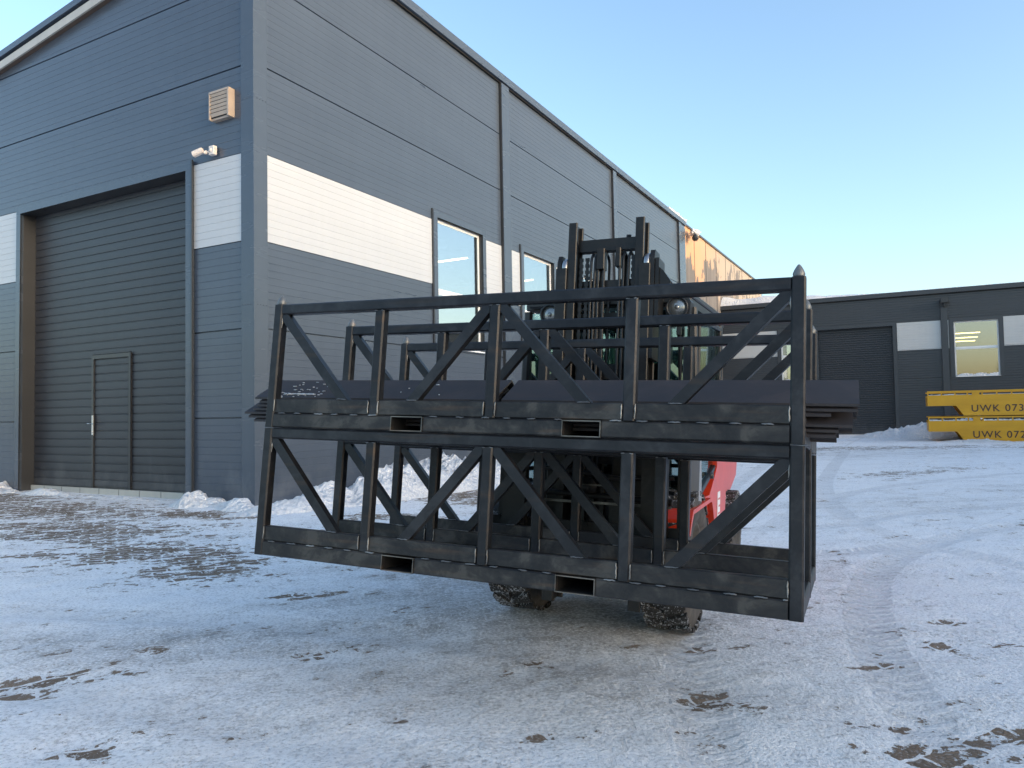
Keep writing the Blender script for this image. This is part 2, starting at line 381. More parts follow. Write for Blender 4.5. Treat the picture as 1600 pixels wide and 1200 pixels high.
def groundf(t, b):
    q = N(t); geo = q.n('ShaderNodeNewGeometry').outputs['Position']
    def A(nm): return q.n('ShaderNodeAttribute', attribute_name=nm).outputs['Fac']
    bare_, icy_ = A('bare'), A('icy')
    rot = q.mapping(geo, (1, 1, 1), (0, 0, R_(-10)))
    big = q.noise(q.mapping(rot, (.35, 1.0, 1)), .55, 5, .6, .8)
    streak = q.noise(q.mapping(rot, (.7, 1.6, 1)), 2.0, 7, .66, .5)
    mid = q.noise(rot, 3.2, 7, .66, .3)
    fine = q.noise(rot, 22, 7, .72)
    grit = q.noise(rot, 140, 3, .6)
    # paving blocks, wavy edges, packed joints
    wob = q.n('ShaderNodeTexNoise'); wob.inputs['Scale'].default_value = 8; wob.inputs['Detail'].default_value = 1; q.l(geo, wob.inputs['Vector'])
    vm = q.n('ShaderNodeVectorMath', operation='MULTIPLY_ADD'); vm.inputs[1].default_value = (.085, .085, 0); q.l(wob.outputs['Color'], vm.inputs[0])
    q.l(q.mapping(geo, (1, 1, 1), (0, 0, R_(-28.6))), vm.inputs[2])
    br = q.n('ShaderNodeTexBrick'); q.l(vm.outputs[0], br.inputs['Vector']); br.inputs['Scale'].default_value = 1
    br.inputs['Brick Width'].default_value = .22; br.inputs['Row Height'].default_value = .115; br.inputs['Mortar Size'].default_value = .011; br.inputs['Mortar Smooth'].default_value = .5
    br.inputs['Color1'].default_value = (0, 0, 0, 1); br.inputs['Color2'].default_value = (1, 1, 1, 1)
    joint = br.outputs['Fac']
    # snow cover on the paving: each block is either swept bare or still covered
    clump2 = q.noise(q.mapping(rot, (.8, 1.3, 1)), 4.2, 4, .6, .6)
    clump = q.noise(rot, 8.5, 5, .62, .4); gr = q.noise(geo, 62, 4, .7)
    rnd = q.n('ShaderNodeSeparateColor'); q.l(br.outputs['Color'], rnd.inputs[0])
    k = q.m('ADD', q.m('MULTIPLY', bare_, .97), q.m('MULTIPLY', q.m('SUBTRACT', streak, .5), .75))
    k = q.m('ADD', k, q.m('MULTIPLY', q.step(q.noise(rot, .9, 3), .48, .62), .17))
    k = q.m('ADD', k, q.m('MULTIPLY', q.m('SUBTRACT', mid, .5), .75))
    k = q.m('ADD', k, q.m('MULTIPLY', q.m('SUBTRACT', clump, .5), 1.6))
    k = q.m('ADD', k, q.m('MULTIPLY', q.m('SUBTRACT', rnd.outputs[0], .5), .16))
    k = q.m('ADD', k, q.m('MULTIPLY', q.m('SUBTRACT', clump2, .5), 1.5))
    k = q.m('SUBTRACT', k, q.m('MULTIPLY', joint, .30))
    k = q.m('ADD', k, q.m('MULTIPLY', q.m('SUBTRACT', fine, .5), 1.5))
    k = q.m('SUBTRACT', k, q.m('MULTIPLY', q.m('SUBTRACT', gr, .5), .55))
    open_ = q.step(k, .505, .56)
    pave = q.mix(br.outputs['Color'], (.165, .118, .082), (.245, .182, .130))
    pave = q.mix(q.m('MULTIPLY', q.step(grit, .45, .7), .35), pave, (.08, .065, .052))
    pave = q.mix(q.m('MULTIPLY', q.step(gr, .54, .62), .30), pave, (.62, .63, .65))
    # ice and packed snow
    ic = q.m('ADD', q.m('MULTIPLY', icy_, .62), q.m('MULTIPLY', q.m('SUBTRACT', big, .5), .75))
    ic = q.m('ADD', ic, q.m('MULTIPLY', q.m('SUBTRACT', streak, .5), .75))
    ic = q.m('ADD', ic, q.m('MULTIPLY', q.m('SUBTRACT', mid, .5), .65))
    icef = q.m('MULTIPLY', q.step(ic, -.08, .80), q.m('SUBTRACT', 1.0, q.m('MULTIPLY', q.step(bare_, .2, .7), .75)))
    snow = q.mix(q.step(mid, .3, .7), (.86, .88, .91), (.96, .965, .97))
    ice = q.mix(q.step(fine, .36, .62), (.42, .41, .40), (.78, .785, .79))
    c = q.mix(icef, snow, ice)
    # grimy speckle of the blocks ghosting through
    sp = q.m('ADD', q.m('ADD', q.m('MULTIPLY', fine, .55), q.m('MULTIPLY', clump, .45)), q.m('MULTIPLY', icef, .06))
    gs = q.step(sp, .505, .585)
    c = q.mix(q.m('MULTIPLY', q.m('MULTIPLY', q.step(q.noise(rot, 34, 6, .78), .545, .60), q.step(q.m('ADD', streak, q.m('MULTIPLY', icef, .10)), .50, .60)), .55), c, (.20, .175, .15))
    c = q.mix(q.m('MULTIPLY', gs, q.m('ADD', .14, q.m('MULTIPLY', icef, .62))), c, (.28, .265, .25))
    # crusty grain of a centimetre or two
    c = q.mix(q.m('MULTIPLY', q.step(gr, .515, .62), q.m('ADD', .40, q.m('MULTIPLY', icef, .22))), c, (.22, .235, .265))
    c = q.mix(q.m('MULTIPLY', q.m('SUBTRACT', 1.0, q.step(gr, .36, .48)), .85), c, (.97, .98, 1.0))
    # ghost of the joints as pale frost lines
    jn = q.m('MULTIPLY', q.m('MULTIPLY', joint, q.m('ADD', .3, q.m('MULTIPLY', icef, .7))), q.m('MULTIPLY', q.step(clump, .42, .6), .55))
    c = q.mix(jn, c, (.80, .83, .87))
    worn = q.step(q.m('ADD', big, q.m('MULTIPLY', mid, .5)), .60, .95)
    tk = rim = tch = None
    for i in range(9):
        t_ = q.m('ABSOLUTE', A('tt%d' % i)); s_ = A('ts%d' % i)
        ins = q.m('SUBTRACT', 1.0, q.step(t_, .88, 1.02))
        rm = q.m('MULTIPLY', q.step(t_, .90, .99), q.m('SUBTRACT', 1.0, q.step(t_, 1.0, 1.10)))
        if i > 2: ins = q.m('MULTIPLY', ins, .8 if i < 7 else .45); rm = q.m('MULTIPLY', rm, .5)
        ph = q.m('ADD', q.m('ADD', q.m('MULTIPLY', s_, 62), q.m('MULTIPLY', t_, 4.0)), q.m('MULTIPLY', mid, 5))
        cv = q.m('MULTIPLY', ins, q.step(q.m('SINE', ph), -.1, .8))
        tk = ins if tk is None else q.m('MAXIMUM', tk, ins); rim = rm if rim is None else q.m('MAXIMUM', rim, rm); tch = cv if tch is None else q.m('MAXIMUM', tch, cv)
    tk = q.m('MULTIPLY', tk, q.m('SUBTRACT', 1.0, q.m('MULTIPLY', worn, .45)))
    chev = tch
    rim = q.m('MULTIPLY', rim, q.step(mid, .45, .62))
    c = q.mix(q.m('MULTIPLY', tk, .32), c, (.36, .36, .37))
    c = q.mix(q.m('MULTIPLY', q.m('MULTIPLY', tk, chev), .30), c, (.88, .90, .94))
    c = q.mix(q.m('MULTIPLY', rim, .25), c, (.86, .88, .92))
    c = q.mix(open_, c, pave)
    q.l(c, b.inputs['Base Color'])
    q.l(q.m('SUBTRACT', .78, q.m('MULTIPLY', icef, .36)), b.inputs['Roughness'])
    h = q.m('ADD', q.m('MULTIPLY', fine, .45), q.m('MULTIPLY', mid, .8))
    h = q.m('SUBTRACT', h, q.m('MULTIPLY', open_, .55))
    h = q.m('ADD', h, q.m('MULTIPLY', q.m('MULTIPLY', tk, chev), .22))
    h = q.m('ADD', h, q.m('MULTIPLY', rim, .12)); h = q.m('ADD', h, q.m('MULTIPLY', grit, .12)); h = q.m('SUBTRACT', h, q.m('MULTIPLY', gr, .42)); h = q.m('ADD', h, q.m('MULTIPLY', clump, .5))
    q.l(q.bump(h, .85, .035), b.inputs['Normal'])
M['ground'] = mat('icy_snow_on_paving', (.6, .6, .65), .7, spec=.4, build=groundf)
gme.materials.append(M['ground'])
go = bpy.data.objects.new('ground', gme); COL.objects.link(go); tag(go, 'packed icy snow over brown block paving with tyre tracks', kind='structure')

# ------------------------------------------------------------------ ribbed wall panels
def clip(poly, f):
    out = []
    for i in range(len(poly)):
        a, b = poly[i], poly[(i+1) % len(poly)]; fa, fb = f(a), f(b)
        if fa >= 0: out.append(a)
        if (fa >= 0) != (fb >= 0):
            t = fa/(fa-fb); out.append(tuple(a[k]+(b[k]-a[k])*t for k in range(3)))
    return out
def ribbed(mb, P, a0, a1, z0, z1, joints=(), pitch=.1, base=0., gw=.010, gd=.0028, m=0, top=None, jm=None):
    """skin of a sandwich-panel wall; P(a, d, z) places a point d metres out of the wall plane"""
    ev = []
    k = math.ceil((z0-base)/pitch)
    while base+k*pitch < z1:
        zc = base+k*pitch
        if zc > z0+gw and zc < z1-gw and all(abs(zc-j) > pitch*.45 for j in joints): ev.append((zc, gw, gd))
        k += 1
    for j in joints:
        if z0+.03 < j < z1-.03: ev.append((j, .022, .03))
    ev.sort(); prof = [(z0, 0)]
    for zc, w_, d_ in ev: prof += [(zc-w_/2, 0), (zc-w_*.2, -d_), (zc+w_*.2, -d_), (zc+w_/2, 0)]
    prof.append((z1, 0))
    for (za, da), (zb, db) in zip(prof[:-1], prof[1:]):
        poly = [(a0, da, za), (a1, da, za), (a1, db, zb), (a0, db, zb)]
        if top: poly = clip(poly, lambda p: top(p[0])-p[2])
        if len(poly) >= 3: mb.add([P(*p) for p in poly], [tuple(range(len(poly)))], m)
    return mb

# ------------------------------------------------------------------ warehouse (big anthracite building)
TH = .499115799
dR = Vector((math.sin(TH), math.cos(TH), 0)); dL = Vector((-math.cos(TH), math.sin(TH), 0))
C0 = Vector((-3.41381, 9.77376, 0)); FA = frame(C0, dR, dL)
wh = empty('warehouse', FA, 'large anthracite panel warehouse with a white band, tall shutter door and tall windows', 'warehouse')
PR = lambda a, d, z: (a, -d, z)
PL = lambda a, d, z: (-d, a, z)
JO = [1.16, 2.356, 3.552, 4.748, 5.962, 7.188]
zt = lambda a: 8.13-.133*a
XE = 21.3; YW = 24.0
WIN = [(4.18, 6.06), (7.62, 9.46), (11.05, 12.9)]; WZ0, WZ1 = 2.36, 4.93
mb = MB()
edges = [.22]
for a, b in WIN: edges += [a, b]
edges.append(XE)
for i in range(0, len(edges), 2):
    ribbed(mb, PR, edges[i], edges[i+1], -.1, 8.31, JO, base=1.16)
for a, b in WIN:
    ribbed(mb, PR, a, b, -.1, WZ0, JO, base=1.16); ribbed(mb, PR, a, b, WZ1, 8.31, JO, base=1.16)
mb.build('wall', 'panel', wh)['label'] = 'long right-hand wall of anthracite panels'
mb = MB()
ribbed(mb, PL, .22, 1.20, -.1, 4.81, JO, base=1.16)
ribbed(mb, PL, 5.66, YW, -.1, 4.81, JO, base=1.16, top=zt)
ribbed(mb, PL, .22, YW, 4.81, 8.31, JO, base=1.16, top=zt)
mb.build('wall', 'panel', wh)['label'] = 'gable wall of anthracite panels round the shutter door'
mb = MB()   # plain rear walls, floor slab, inner lining
mb.box(0.3, XE-.3, YW-.1, YW, -.1, 4.8); mb.box(XE-.25, XE-.1, .1, YW, -.1, 4.8); mb.box(.25, XE-.3, 9.5, 9.6, 0, 6.5)
mb.box(.25, XE-.2, .2, YW-.2, -.05, .02)
mb.build('inner_wall', 'inside', wh)
# white band, proud by 3 mm
def band(segs, P, nm='white_band'):
    for a, c in segs:
        b_ = MB(); ribbed(b_, lambda u, d, z: P(u, d+.004, z), a, c, 3.552, 4.748, base=1.16, gd=.004, gw=.012)
        b_.build(nm, 'white_panel', wh)
band([(.22, 4.17), (6.07, 6.77), (7.10, 7.61), (9.47, 11.04), (12.91, 13.5), (13.77, 20.45)], PR)
band([(.22, 1.19), (5.67, YW)], PL)
# corner trim, pilaster strips, eaves flashing
mb = MB()
mb.add([(-.02, -.02, -.1), (.22, -.02, -.1), (.22, -.02, 8.31), (-.02, -.02, 8.31)], [(0, 1, 2, 3)])
mb.add([(-.02, -.02, -.1), (-.02, .22, -.1), (-.02, .22, 8.1), (-.02, -.02, 8.15)], [(0, 1, 2, 3)])
mb.add([(.22, -.02, -.1), (.22, 0, -.1), (.22, 0, 8.31), (.22, -.02, 8.31)], [(0, 1, 2, 3)])
mb.add([(-.02, .22, -.1), (0, .22, -.1), (0, .22, 8.1), (-.02, .22, 8.1)], [(0, 1, 2, 3)])
for zz in (2.62, 5.42):
    mb.add([(-.025, -.025, zz), (.23, -.025, zz), (.23, -.025, zz+.30), (-.025, -.025, zz+.30)][:0] or [(-.024, -.024, zz), (.222, -.024, zz), (.222, -.024, zz-2.5), (-.024, -.024, zz-2.5)], [(0, 1, 2, 3)]) if zz < 3 else None
    for k in range(4):
        mb.lathe((.04+.05*k, -.022, zz+.05), (0, -1, 0), [(0, .006), (.006, .006), (.008, 0)], n=6)
        mb.lathe((-.022, .04+.05*k, zz+.05), (-1, 0, 0), [(0, .006), (.006, .006), (.008, 0)], n=6)
mb.build('corner_trim', 'trim', wh)
for x0, x1 in ((6.77, 7.10), (13.50, 13.77), (20.45, 20.72)):
    b_ = MB(); b_.box(x0, x1, -.07, 0.01, -.1, 8.31, 0); b_.box(x0-.012, x0-.001, -.055, .005, -.1, 8.31, 1)
    b_.build('pilaster', ['trim', 'trim_dark'], wh)
b_ = MB(); b_.box(20.75, XE+.03, -.05, .01, -.1, 8.31); b_.build('end_trim', 'trim', wh)
b_ = MB(); b_.box(-.14, XE+.05, -.10, .0, 8.335, 8.50, 0); b_.box(-.12, XE+.03, -.045, .0, 8.31, 8.334, 1)  # black strip drawn in as the shadow line under the flashing
for k in range(30): b_.lathe((.3+.7*k, -.1, 8.36), (0, -1, 0), [(0, .007), (.008, .007), (.01, 0)], m=1, n=6)
b_.build('eaves_flashing', ['trim', 'black'], wh)
# mono-pitch roof, dropping to the left, with its layered verge
def slope_box(mb, x0, x1, y0, y1, zb, h, m=0):
    z = lambda y: zb-.133*y
    mb.add([(x0,y0,z(y0)),(x1,y0,z(y0)),(x1,y1,z(y1)),(x0,y1,z(y1)),(x0,y0,z(y0)+h),(x1,y0,z(y0)+h),(x1,y1,z(y1)+h),(x0,y1,z(y1)+h)],
           [(0,3,2,1),(4,5,6,7),(0,1,5,4),(1,2,6,5),(2,3,7,6),(3,0,4,7)], m)
b_ = MB(); slope_box(b_, -.13, XE, .0, YW+.3, 8.29, .105, 0); rf = b_.build('roof', 'trim', wh)
b_ = MB(); slope_box(b_, -.07, -.01, .0, YW+.3, 8.20, .085, 0); b_.build('verge_board', 'black', wh)
b_ = MB(); slope_box(b_, -.11, -.08, -.02, YW+.3, 8.10, .13, 0); slope_box(b_, -.08, 0.02, -.02, YW+.3, 8.11, .02, 1); b_.build('fascia', ['alu', 'soffit'], wh)
b_ = MB()
for i in range(34):
    x = 19.2+i*.07; h = .05+.07*abs(noise.noise(Vector((x*1.7, 0, 0))))+.03
    b_.box(x, x+.0705, -.06-.03*random.random(), 1.5, 8.50, 8.50+h)
b_.build('roof_snow', 'snow', wh)

# shutter door of the gable
GA0, GA1, GZ = 1.33, 5.54, 4.69
b_ = MB()
for (a0, a1, z0, z1) in ((1.20, GA0, -.1, GZ), (GA1, 5.66, -.1, GZ), (1.20, 5.66, GZ+.001, 4.81)):
    b_.box(-.035, .02, a0, a1, z0, z1)
b_.box(-.034, .24, GA0-.004, GA0, -.1, GZ, 1); b_.box(-.034, .24, GA1, GA1+.004, -.1, GZ, 1); b_.box(-.034, .24, GA0, GA1, GZ, GZ+.004, 1)
b_.box(-.05, -.03, 1.17, 1.20, -.1, 4.82, 1)
b_.build('door_frame', ['trim', 'trim_dark'], wh)
b_ = MB()
WD0, WD1, WDZ = 2.90, 3.90, 2.20
PD = lambda a, d, z: (.22-d, a, z)
def slats(mb, a0, a1, z0, z1, m=0, pitch=.129, base=.09):
    k = math.ceil((z0-base)/pitch-1e-6); z = z0
    bounds = [z0]
    while base+k*pitch < z1-.01:
        if base+k*pitch > z0+.01: bounds.append(base+k*pitch)
        k += 1
    bounds.append(z1)
    for za, zb in zip(bounds[:-1], bounds[1:]):
        pr = [(za, -.010), (za+.007, -.010), (za+.012, 0), (za+.05, .0012), (zb-.010, .0004), (zb-.004, -.010), (zb, -.010)]
        for (z_a, d_a), (z_b, d_b) in zip(pr[:-1], pr[1:]):
            mb.add([PD(a0, d_a, z_a), PD(a1, d_a, z_a), PD(a1, d_b, z_b), PD(a0, d_b, z_b)], [(0, 1, 2, 3)], m)
slats(b_, GA0, WD0, .09, GZ); slats(b_, WD1, GA1, .09, GZ); slats(b_, WD0, WD1, WDZ, GZ)
b_.box(.235, .26, GA0, GA1, .09, GZ)
gd_ = b_.build('shutter_door', 'shutter', wh)
b_ = MB(); slats(b_, WD0+.06, WD1-.06, .11, WDZ-.07)
wk = b_.build('wicket_door', 'shutter', gd_)
b_ = MB()
for (a0, a1, z0, z1) in ((WD0, WD0+.055, .09, WDZ), (WD1-.055, WD1, .09, WDZ), (WD0+.055, WD1-.055, WDZ-.06, WDZ)):
    b_.box(.198, .225, a0, a1, z0, z1, 0)
b_.box(.200, .222, WD0+.056, WD0+.066, .1, WDZ-.065, 1); b_.box(.190, .2, WD0-.012, WD0-.0, .09, WDZ+.02, 1)
b_.build('wicket_frame', ['trim_dark', 'black'], gd_)
b_ = MB()
b_.box(.180, .197, 3.825, 3.865, .93, 1.24, 0, .004); b_.tube([(.18, 3.845, 1.11), (.13, 3.845, 1.11), (.13, 3.73, 1.105)], .010, n=8)
b_.tube([(.13, 3.845, 1.11), (.13, 3.89, 1.112)], .009, n=8)
b_.lathe((.18, 3.845, .98), (-1, 0, 0), [(0, .012), (.008, .012), (.008, 0)], n=10)
b_.build('handle', 'chrome', gd_)
b_ = MB(); b_.box(.165, .215, GA0+.01, GA1-.01, -.02, .088, 0); b_.box(.17, .21, GA0+.01, GA1-.01, -.06, -.021, 1)
for k in range(8): b_.box(.1625, .165, GA0+.3+k*.5, GA0+.306+k*.5, -.02, .088, 1)
b_.build('bottom_seal', ['alu', 'black'], gd_)

# windows of the long wall
def window(P, a0, a1, z0, z1, parent, trim='trim', fr='frame_white', mull=None, tr=.12, rec=.065, snow=False, pane='pane', tb=.05):
    """P(a,d,z); outer trim a0..a1,z0..z1"""
    def bx(mb, x0, x1, d0, d1, za, zb, m=0):
        c = [P(x0, d0, za), P(x1, d0, za), P(x1, d1, za), P(x0, d1, za), P(x0, d0, zb), P(x1, d0, zb), P(x1, d1, zb), P(x0, d1, zb)]
        mb.add(c, [(0,3,2,1),(4,5,6,7),(0,1,5,4),(1,2,6,5),(2,3,7,6),(3,0,4,7)], m)
    i0, i1, j0, j1 = a0+tr, a1-tr, z0+tb, z1-tr
    f = MB()
    bx(f, a0, i0, -.02, .035, z0, z1); bx(f, i1, a1, -.02, .035, z0, z1)
    bx(f, i0, i1, -.02, .034, j1, z1); bx(f, i0, i1, -.02, .034, z0, j0)
    bx(f, i0-.004, i0, -.16, .033, j0, j1, 1); bx(f, i1, i1+.004, -.16, .033, j0, j1, 1); bx(f, i0, i1, -.16, .033, j1, j1+.004, 1); bx(f, i0, i1, -.16, .033, j0-.004, j0, 1)
    bx(f, a0-.03, a0-.001, -.02, .03, z0, z1+.02, 1)
    w_ = f.build('window', [trim, 'trim_dark'], parent)
    g = MB(); t = .055; zm = mull if mull else (j0+j1)/2
    bx(g, i0, i0+t, -rec-.05, -rec, j0, j1); bx(g, i1-t, i1, -rec-.05, -rec, j0, j1)
    bx(g, i0+t, i1-t, -rec-.05, -rec, j1-t, j1); bx(g, i0+t, i1-t, -rec-.05, -rec+.004, j0, j0+t)
    bx(g, i0+t, i1-t, -rec-.05, -rec+.006, zm-.055, zm+.055)
    bx(g, i0+t, i1-t, -rec-.02, -rec+.016, zm-.01, zm+.004)
    bx(g, i0, i1, -rec, .06, j0-.03, j0-.006)
    g.build('frame', fr, w_)
    for za, zb in ((j0+t, zm-.055), (zm+.055, j1-t)):
        p = MB(); bx(p, i0+t, i1-t, -rec-.014, -rec-.008, za, zb); p.build('pane', pane, w_)
    if snow:
        s_ = MB()
        n = 24
        for k in range(n):
            x = i0+t+(i1-i0-2*t)*k/n; h = .05+.05*abs(math.sin(k*.35))+.02*random.random()
            bx(s_, x, x+(i1-i0-2*t)/n, -rec+.005, .05, j0-.005, j0+h)
        s_.build('sill_snow', 'snow', w_)
    return w_
for (a, b) in WIN: window(PR, a, b, WZ0, WZ1, wh, mull=3.45)
# tube lamps hanging inside, seen through the panes
for x, y in ((6.78, .87), (9.98, .87), (13.2, .87), (16.45, 3.6), (6.78, 4.6), (9.98, 4.6)):
    b_ = MB(); b_.box(x-.02, x+.02, y, y+1.6, 4.58, 4.615); b_.build('ceiling_tube', 'tube', wh)
# louvred vent
b_ = MB(); y0, y1, z0, z1 = .36, .75, 5.27, 5.66
b_.box(-.07, .0, y0, y1, z0, z1, 0)
for k in range(6):
    z = z0+.04+k*.054; b_.add([(-.075, y0+.03, z+.006), (-.075, y1-.02, z+.006), (-.098, y1-.02, z-.012+.05), (-.098, y0+.03, z-.012+.05)][:0] or [(-.088, y0+.03, z), (-.088, y1-.02, z), (-.104, y1-.02, z+.046), (-.104, y0+.03, z+.046)], [(0, 1, 2, 3)], 0)
    b_.box(-.086, -.07, y0+.03, y1-.02, z-.010, z-.0005, 1); b_.box(-.1055, -.100, y0+.03, y1-.02, z+.046, z+.0535, 1)
b_.box(-.11, -.07, y0, y0+.028, z0, z1, 0); b_.box(-.11, -.07, y1-.018, y1, z0, z1, 0); b_.box(-.112, -.07, y0+.028, y1-.018, z1-.03, z1, 0)
b_.build('vent', ['vent', 'black'], wh)

# twin-headed security lamp on the gable
sc = empty('security_camera', FA @ Matrix.Translation((0, .74, 4.85)), 'small cream wall camera pair beside the top corner of the shutter door', 'camera')
b_ = MB(); b_.box(-.09, -.02, -.06, .045, -.05, .07, 0, .012); b_.lathe((-.09, 0, .01), (-1, 0, 0), [(0, .03), (.01, .028), (.014, 0)], n=14); b_.build('mount', 'cream', sc)
b_ = MB(); b_.tube([(-.07, .04, .0), (-.10, .09, -.01), (-.12, .13, -.01)], .014, n=8); b_.lathe((-.10, .09, -.01), (0, 1, 0), [(-.02, .0), (-.02, .026), (.02, .026), (.02, 0)], n=12); b_.build('arm', 'cream', sc)
b_ = MB(); b_.beam((-.12, .12, .02), (-.17, .25, -.03), .08, .075, ch=.015); b_.lathe((-.172, .254, -.032), (-.35, .9, -.3), [(0, .026), (.004, .024), (.004, 0)], m=1, n=14); b_.build('head', ['cream', 'lens'], sc)

# ------------------------------------------------------------------ old building with flaking plaster
ob = empty('plastered_building', FA @ Matrix.Translation((XE, 0, 0)), 'old building with flaking plaster and a painted-in orange glow beyond the warehouse', 'building')
TR = Matrix.Translation((-XE, 0, 0))
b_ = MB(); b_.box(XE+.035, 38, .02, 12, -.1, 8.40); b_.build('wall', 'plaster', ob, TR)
b_ = MB(); b_.box(XE+.035, 38, -.05, 12.1, 8.401, 8.47, 0); b_.build('roof', 'trim_dark', ob, TR)
b_ = MB()
for k in range(9): b_.box(22.9+k*1.9, 22.94+k*1.9, .012, .02, 0, 8.39)
b_.build('expansion_joint', 'plate_steel', ob, TR)
lp = empty('wall_lamp', FA @ Matrix.Translation((21.75, 0, 8.0)), 'snow-capped lamp arm high on the flaking plastered wall', 'lamp')
b_ = MB(); b_.tube([(1.15, .0, .38), (.9, -.12, .32), (.25, -.30, .08)], .05, n=10); b_.build('arm', 'trim_dark', lp)
b_ = MB(); b_.lathe((.2, -.3, .02), (-.7, -.15, -.35), [(-.05, .03), (0, .10), (.28, .13), (.33, .1), (.33, 0)], n=14); b_.build('lamp_head', 'trim_dark', lp)
def lump(mb, c, r, amp=.3, n=14, m=0, seed=0, flat=None):
    c = Vector(c); vs = []; fs = []
    for i in range(n+1):
        for j in range(2*n):
            th, ph = PI*i/n, PI*j/n; d = Vector((math.sin(th)*math.cos(ph), math.sin(th)*math.sin(ph), math.cos(th)))
            k = 1+amp*noise.fractal(d*1.9+Vector((seed, 0, seed)), .7, 2, 4)
            vs.append(c+Vector((d.x*r[0], d.y*r[1], d.z*r[2]))*k)
    for i in range(n):
        for j in range(2*n): fs.append((i*2*n+j, i*2*n+(j+1) % (2*n), (i+1)*2*n+(j+1) % (2*n), (i+1)*2*n+j))
    mb.add(vs, fs, m, True)
b_ = MB(); lump(b_, (.12, -.3, .14), (.34, .17, .13), .35, seed=3); b_.build('snow_cap', 'snow', lp)

# ------------------------------------------------------------------ low dark workshop at the right
P0 = Vector((15.80609, 30.67215, 0)); HD = -.47823239
FB = frame(P0, (math.cos(HD), math.sin(HD), 0), (-math.sin(HD), math.cos(HD), 0))
wb = empty('workshop', FB, 'low dark grey workshop behind the yellow platforms with snow on its roof', 'workshop')
PB = lambda a, d, z: (a, -d, z)
XB0, XB1 = -7.0, 22.0
BW = [(-4.45, -3.0), (2.14, 3.94)]
b_ = MB(); JB = [2.30, 3.47, 4.62]
for a0, a1 in ((XB0, BW[0][0]), (BW[0][1], -2.95), (.23, BW[1][0]), (BW[1][1], XB1)): ribbed(b_, PB, a0, a1, -.1, 5.68, JB, base=0, gw=.02, gd=.01)
for a0, a1 in BW: ribbed(b_, PB, a0, a1, -.1, 2.30, JB, base=0, gw=.02, gd=.01); ribbed(b_, PB, a0, a1, 4.68, 5.68, JB, base=0, gw=.02, gd=.01)
ribbed(b_, PB, -2.95, .23, 4.67, 5.68, JB, base=0, gw=.02, gd=.01)
b_.build('wall', 'panel_low', wb)
b_ = MB(); b_.box(XB0, XB1, 11.9, 12, -.1, 5.6); b_.box(XB0, XB0+.1, .1, 12, -.1, 5.6); b_.box(XB1-.1, XB1, .0, 12, -.1, 5.6); b_.box(XB0, XB1, .2, 11.9, -.05, .03); b_.box(-6.8, 21.8, 7, 7.1, 0, 5.6); b_.build('inner_wall', 'inside', wb)
for a0, a1 in ((XB0, BW[0][0]-.01), (.25, 1.83), (2.07, 2.12), (3.96, 9.3), (9.6, XB1)):
    b_ = MB(); ribbed(b_, lambda u, d, z: PB(u, d+.006, z), a0, a1, 3.47, 4.62, base=0, gd=.006, gw=.02)
    b_.build('pale_band', 'gray_white', wb)
b_ = MB()
for (a0, a1, z0, z1) in ((-2.95, -2.80, -.1, 4.52), (.09, .23, -.1, 4.52), (-2.95, .23, 4.521, 4.67)): b_.box(a0, a1, -.04, .03, z0, z1)
b_.build('gate_frame', 'panel_low', wb)
b_ = MB()
ribbed(b_, lambda u, d, z: (u, .18-d, z), -2.82, .11, -.1, 4.60, base=0, pitch=.095, gw=.03, gd=.018); b_.build('roller_gate', 'shutter', wb)
b_ = MB(); b_.box(XB0, XB1, -.12, .02, 5.72, 5.90); b_.box(XB0, XB1, -.05, .02, 5.68, 5.719, 1); b_.build('fascia', ['panel_low', 'black'], wb)
b_ = MB(); b_.add([(XB0, -.1, 5.90), (XB1, -.1, 5.90), (XB1, 12, 6.3), (XB0, 12, 6.3), (XB0, -.1, 5.86), (XB1, -.1, 5.86), (XB1, 12, 6.26), (XB0, 12, 6.26)], [(0,1,2,3),(7,6,5,4),(0,4,5,1),(1,5,6,2),(2,6,7,3),(3,7,4,0)]); b_.build('roof', 'panel_low', wb)
# roof snow: deep drift at the left, thinning to the right
b_ = MB(); nX, nY = 90, 14; vs = []; fs = []
for j in range(nY+1):
    for i in range(nX+1):
        x = XB0+(XB1-XB0)*i/nX; y = -.05+12*(j/nY)**1.6
        d = max(.05, .42-.055*(x-XB0))*min(1, .35+j/3.)
        z = 5.905+.033*(y+.1)+d*(1+.35*noise.fractal(Vector((x*.9, y*.7, 2)), .6, 2, 4))
        if j == 0: z = 5.902
        vs.append((x, y, z))
for j in range(nY):
    for i in range(nX): k = j*(nX+1)+i; fs.append((k, k+1, k+nX+2, k+nX+1))
b_.add(vs, fs, 0, True); b_.build('roof_snow', 'snow', wb)
b_ = MB(); b_.box(1.84, 2.07, -.09, 0, -.1, 5.45); b_.build('downpipe', 'panel_low', wb)
fl = empty('floodlight', FB @ Matrix.Translation((1.98, -.16, 5.30)), 'black floodlight at the head of the workshop downpipe left of the window', 'floodlight')
b_ = MB(); b_.prism([(-.14, .0), (.14, .0), (.14, .2), (-.14, .2)], -.16, -.02); b_.box(-.12, .12, -.165, -.161, .02, .18, 1); b_.build('lamp_housing', ['black_paint', 'trim_dark'], fl)
b_ = MB(); b_.box(-.03, .03, -.1, .07, -.16, .0); b_.tube([(-.16, -.02, .1), (-.18, -.02, -.12), (.18, -.02, -.12), (.16, -.02, .1)], .012, n=6); b_.build('bracket', 'black_paint', fl)
window(PB, BW[1][0], BW[1][1], 2.30, 4.68, wb, trim='panel_low', mull=3.46, snow=True, tr=.14, tb=.03, pane='pane_pale')
window(PB, BW[0][0], BW[0][1], 2.30, 4.68, wb, trim='panel_low', mull=3.46, snow=True, tr=.13, tb=.03)
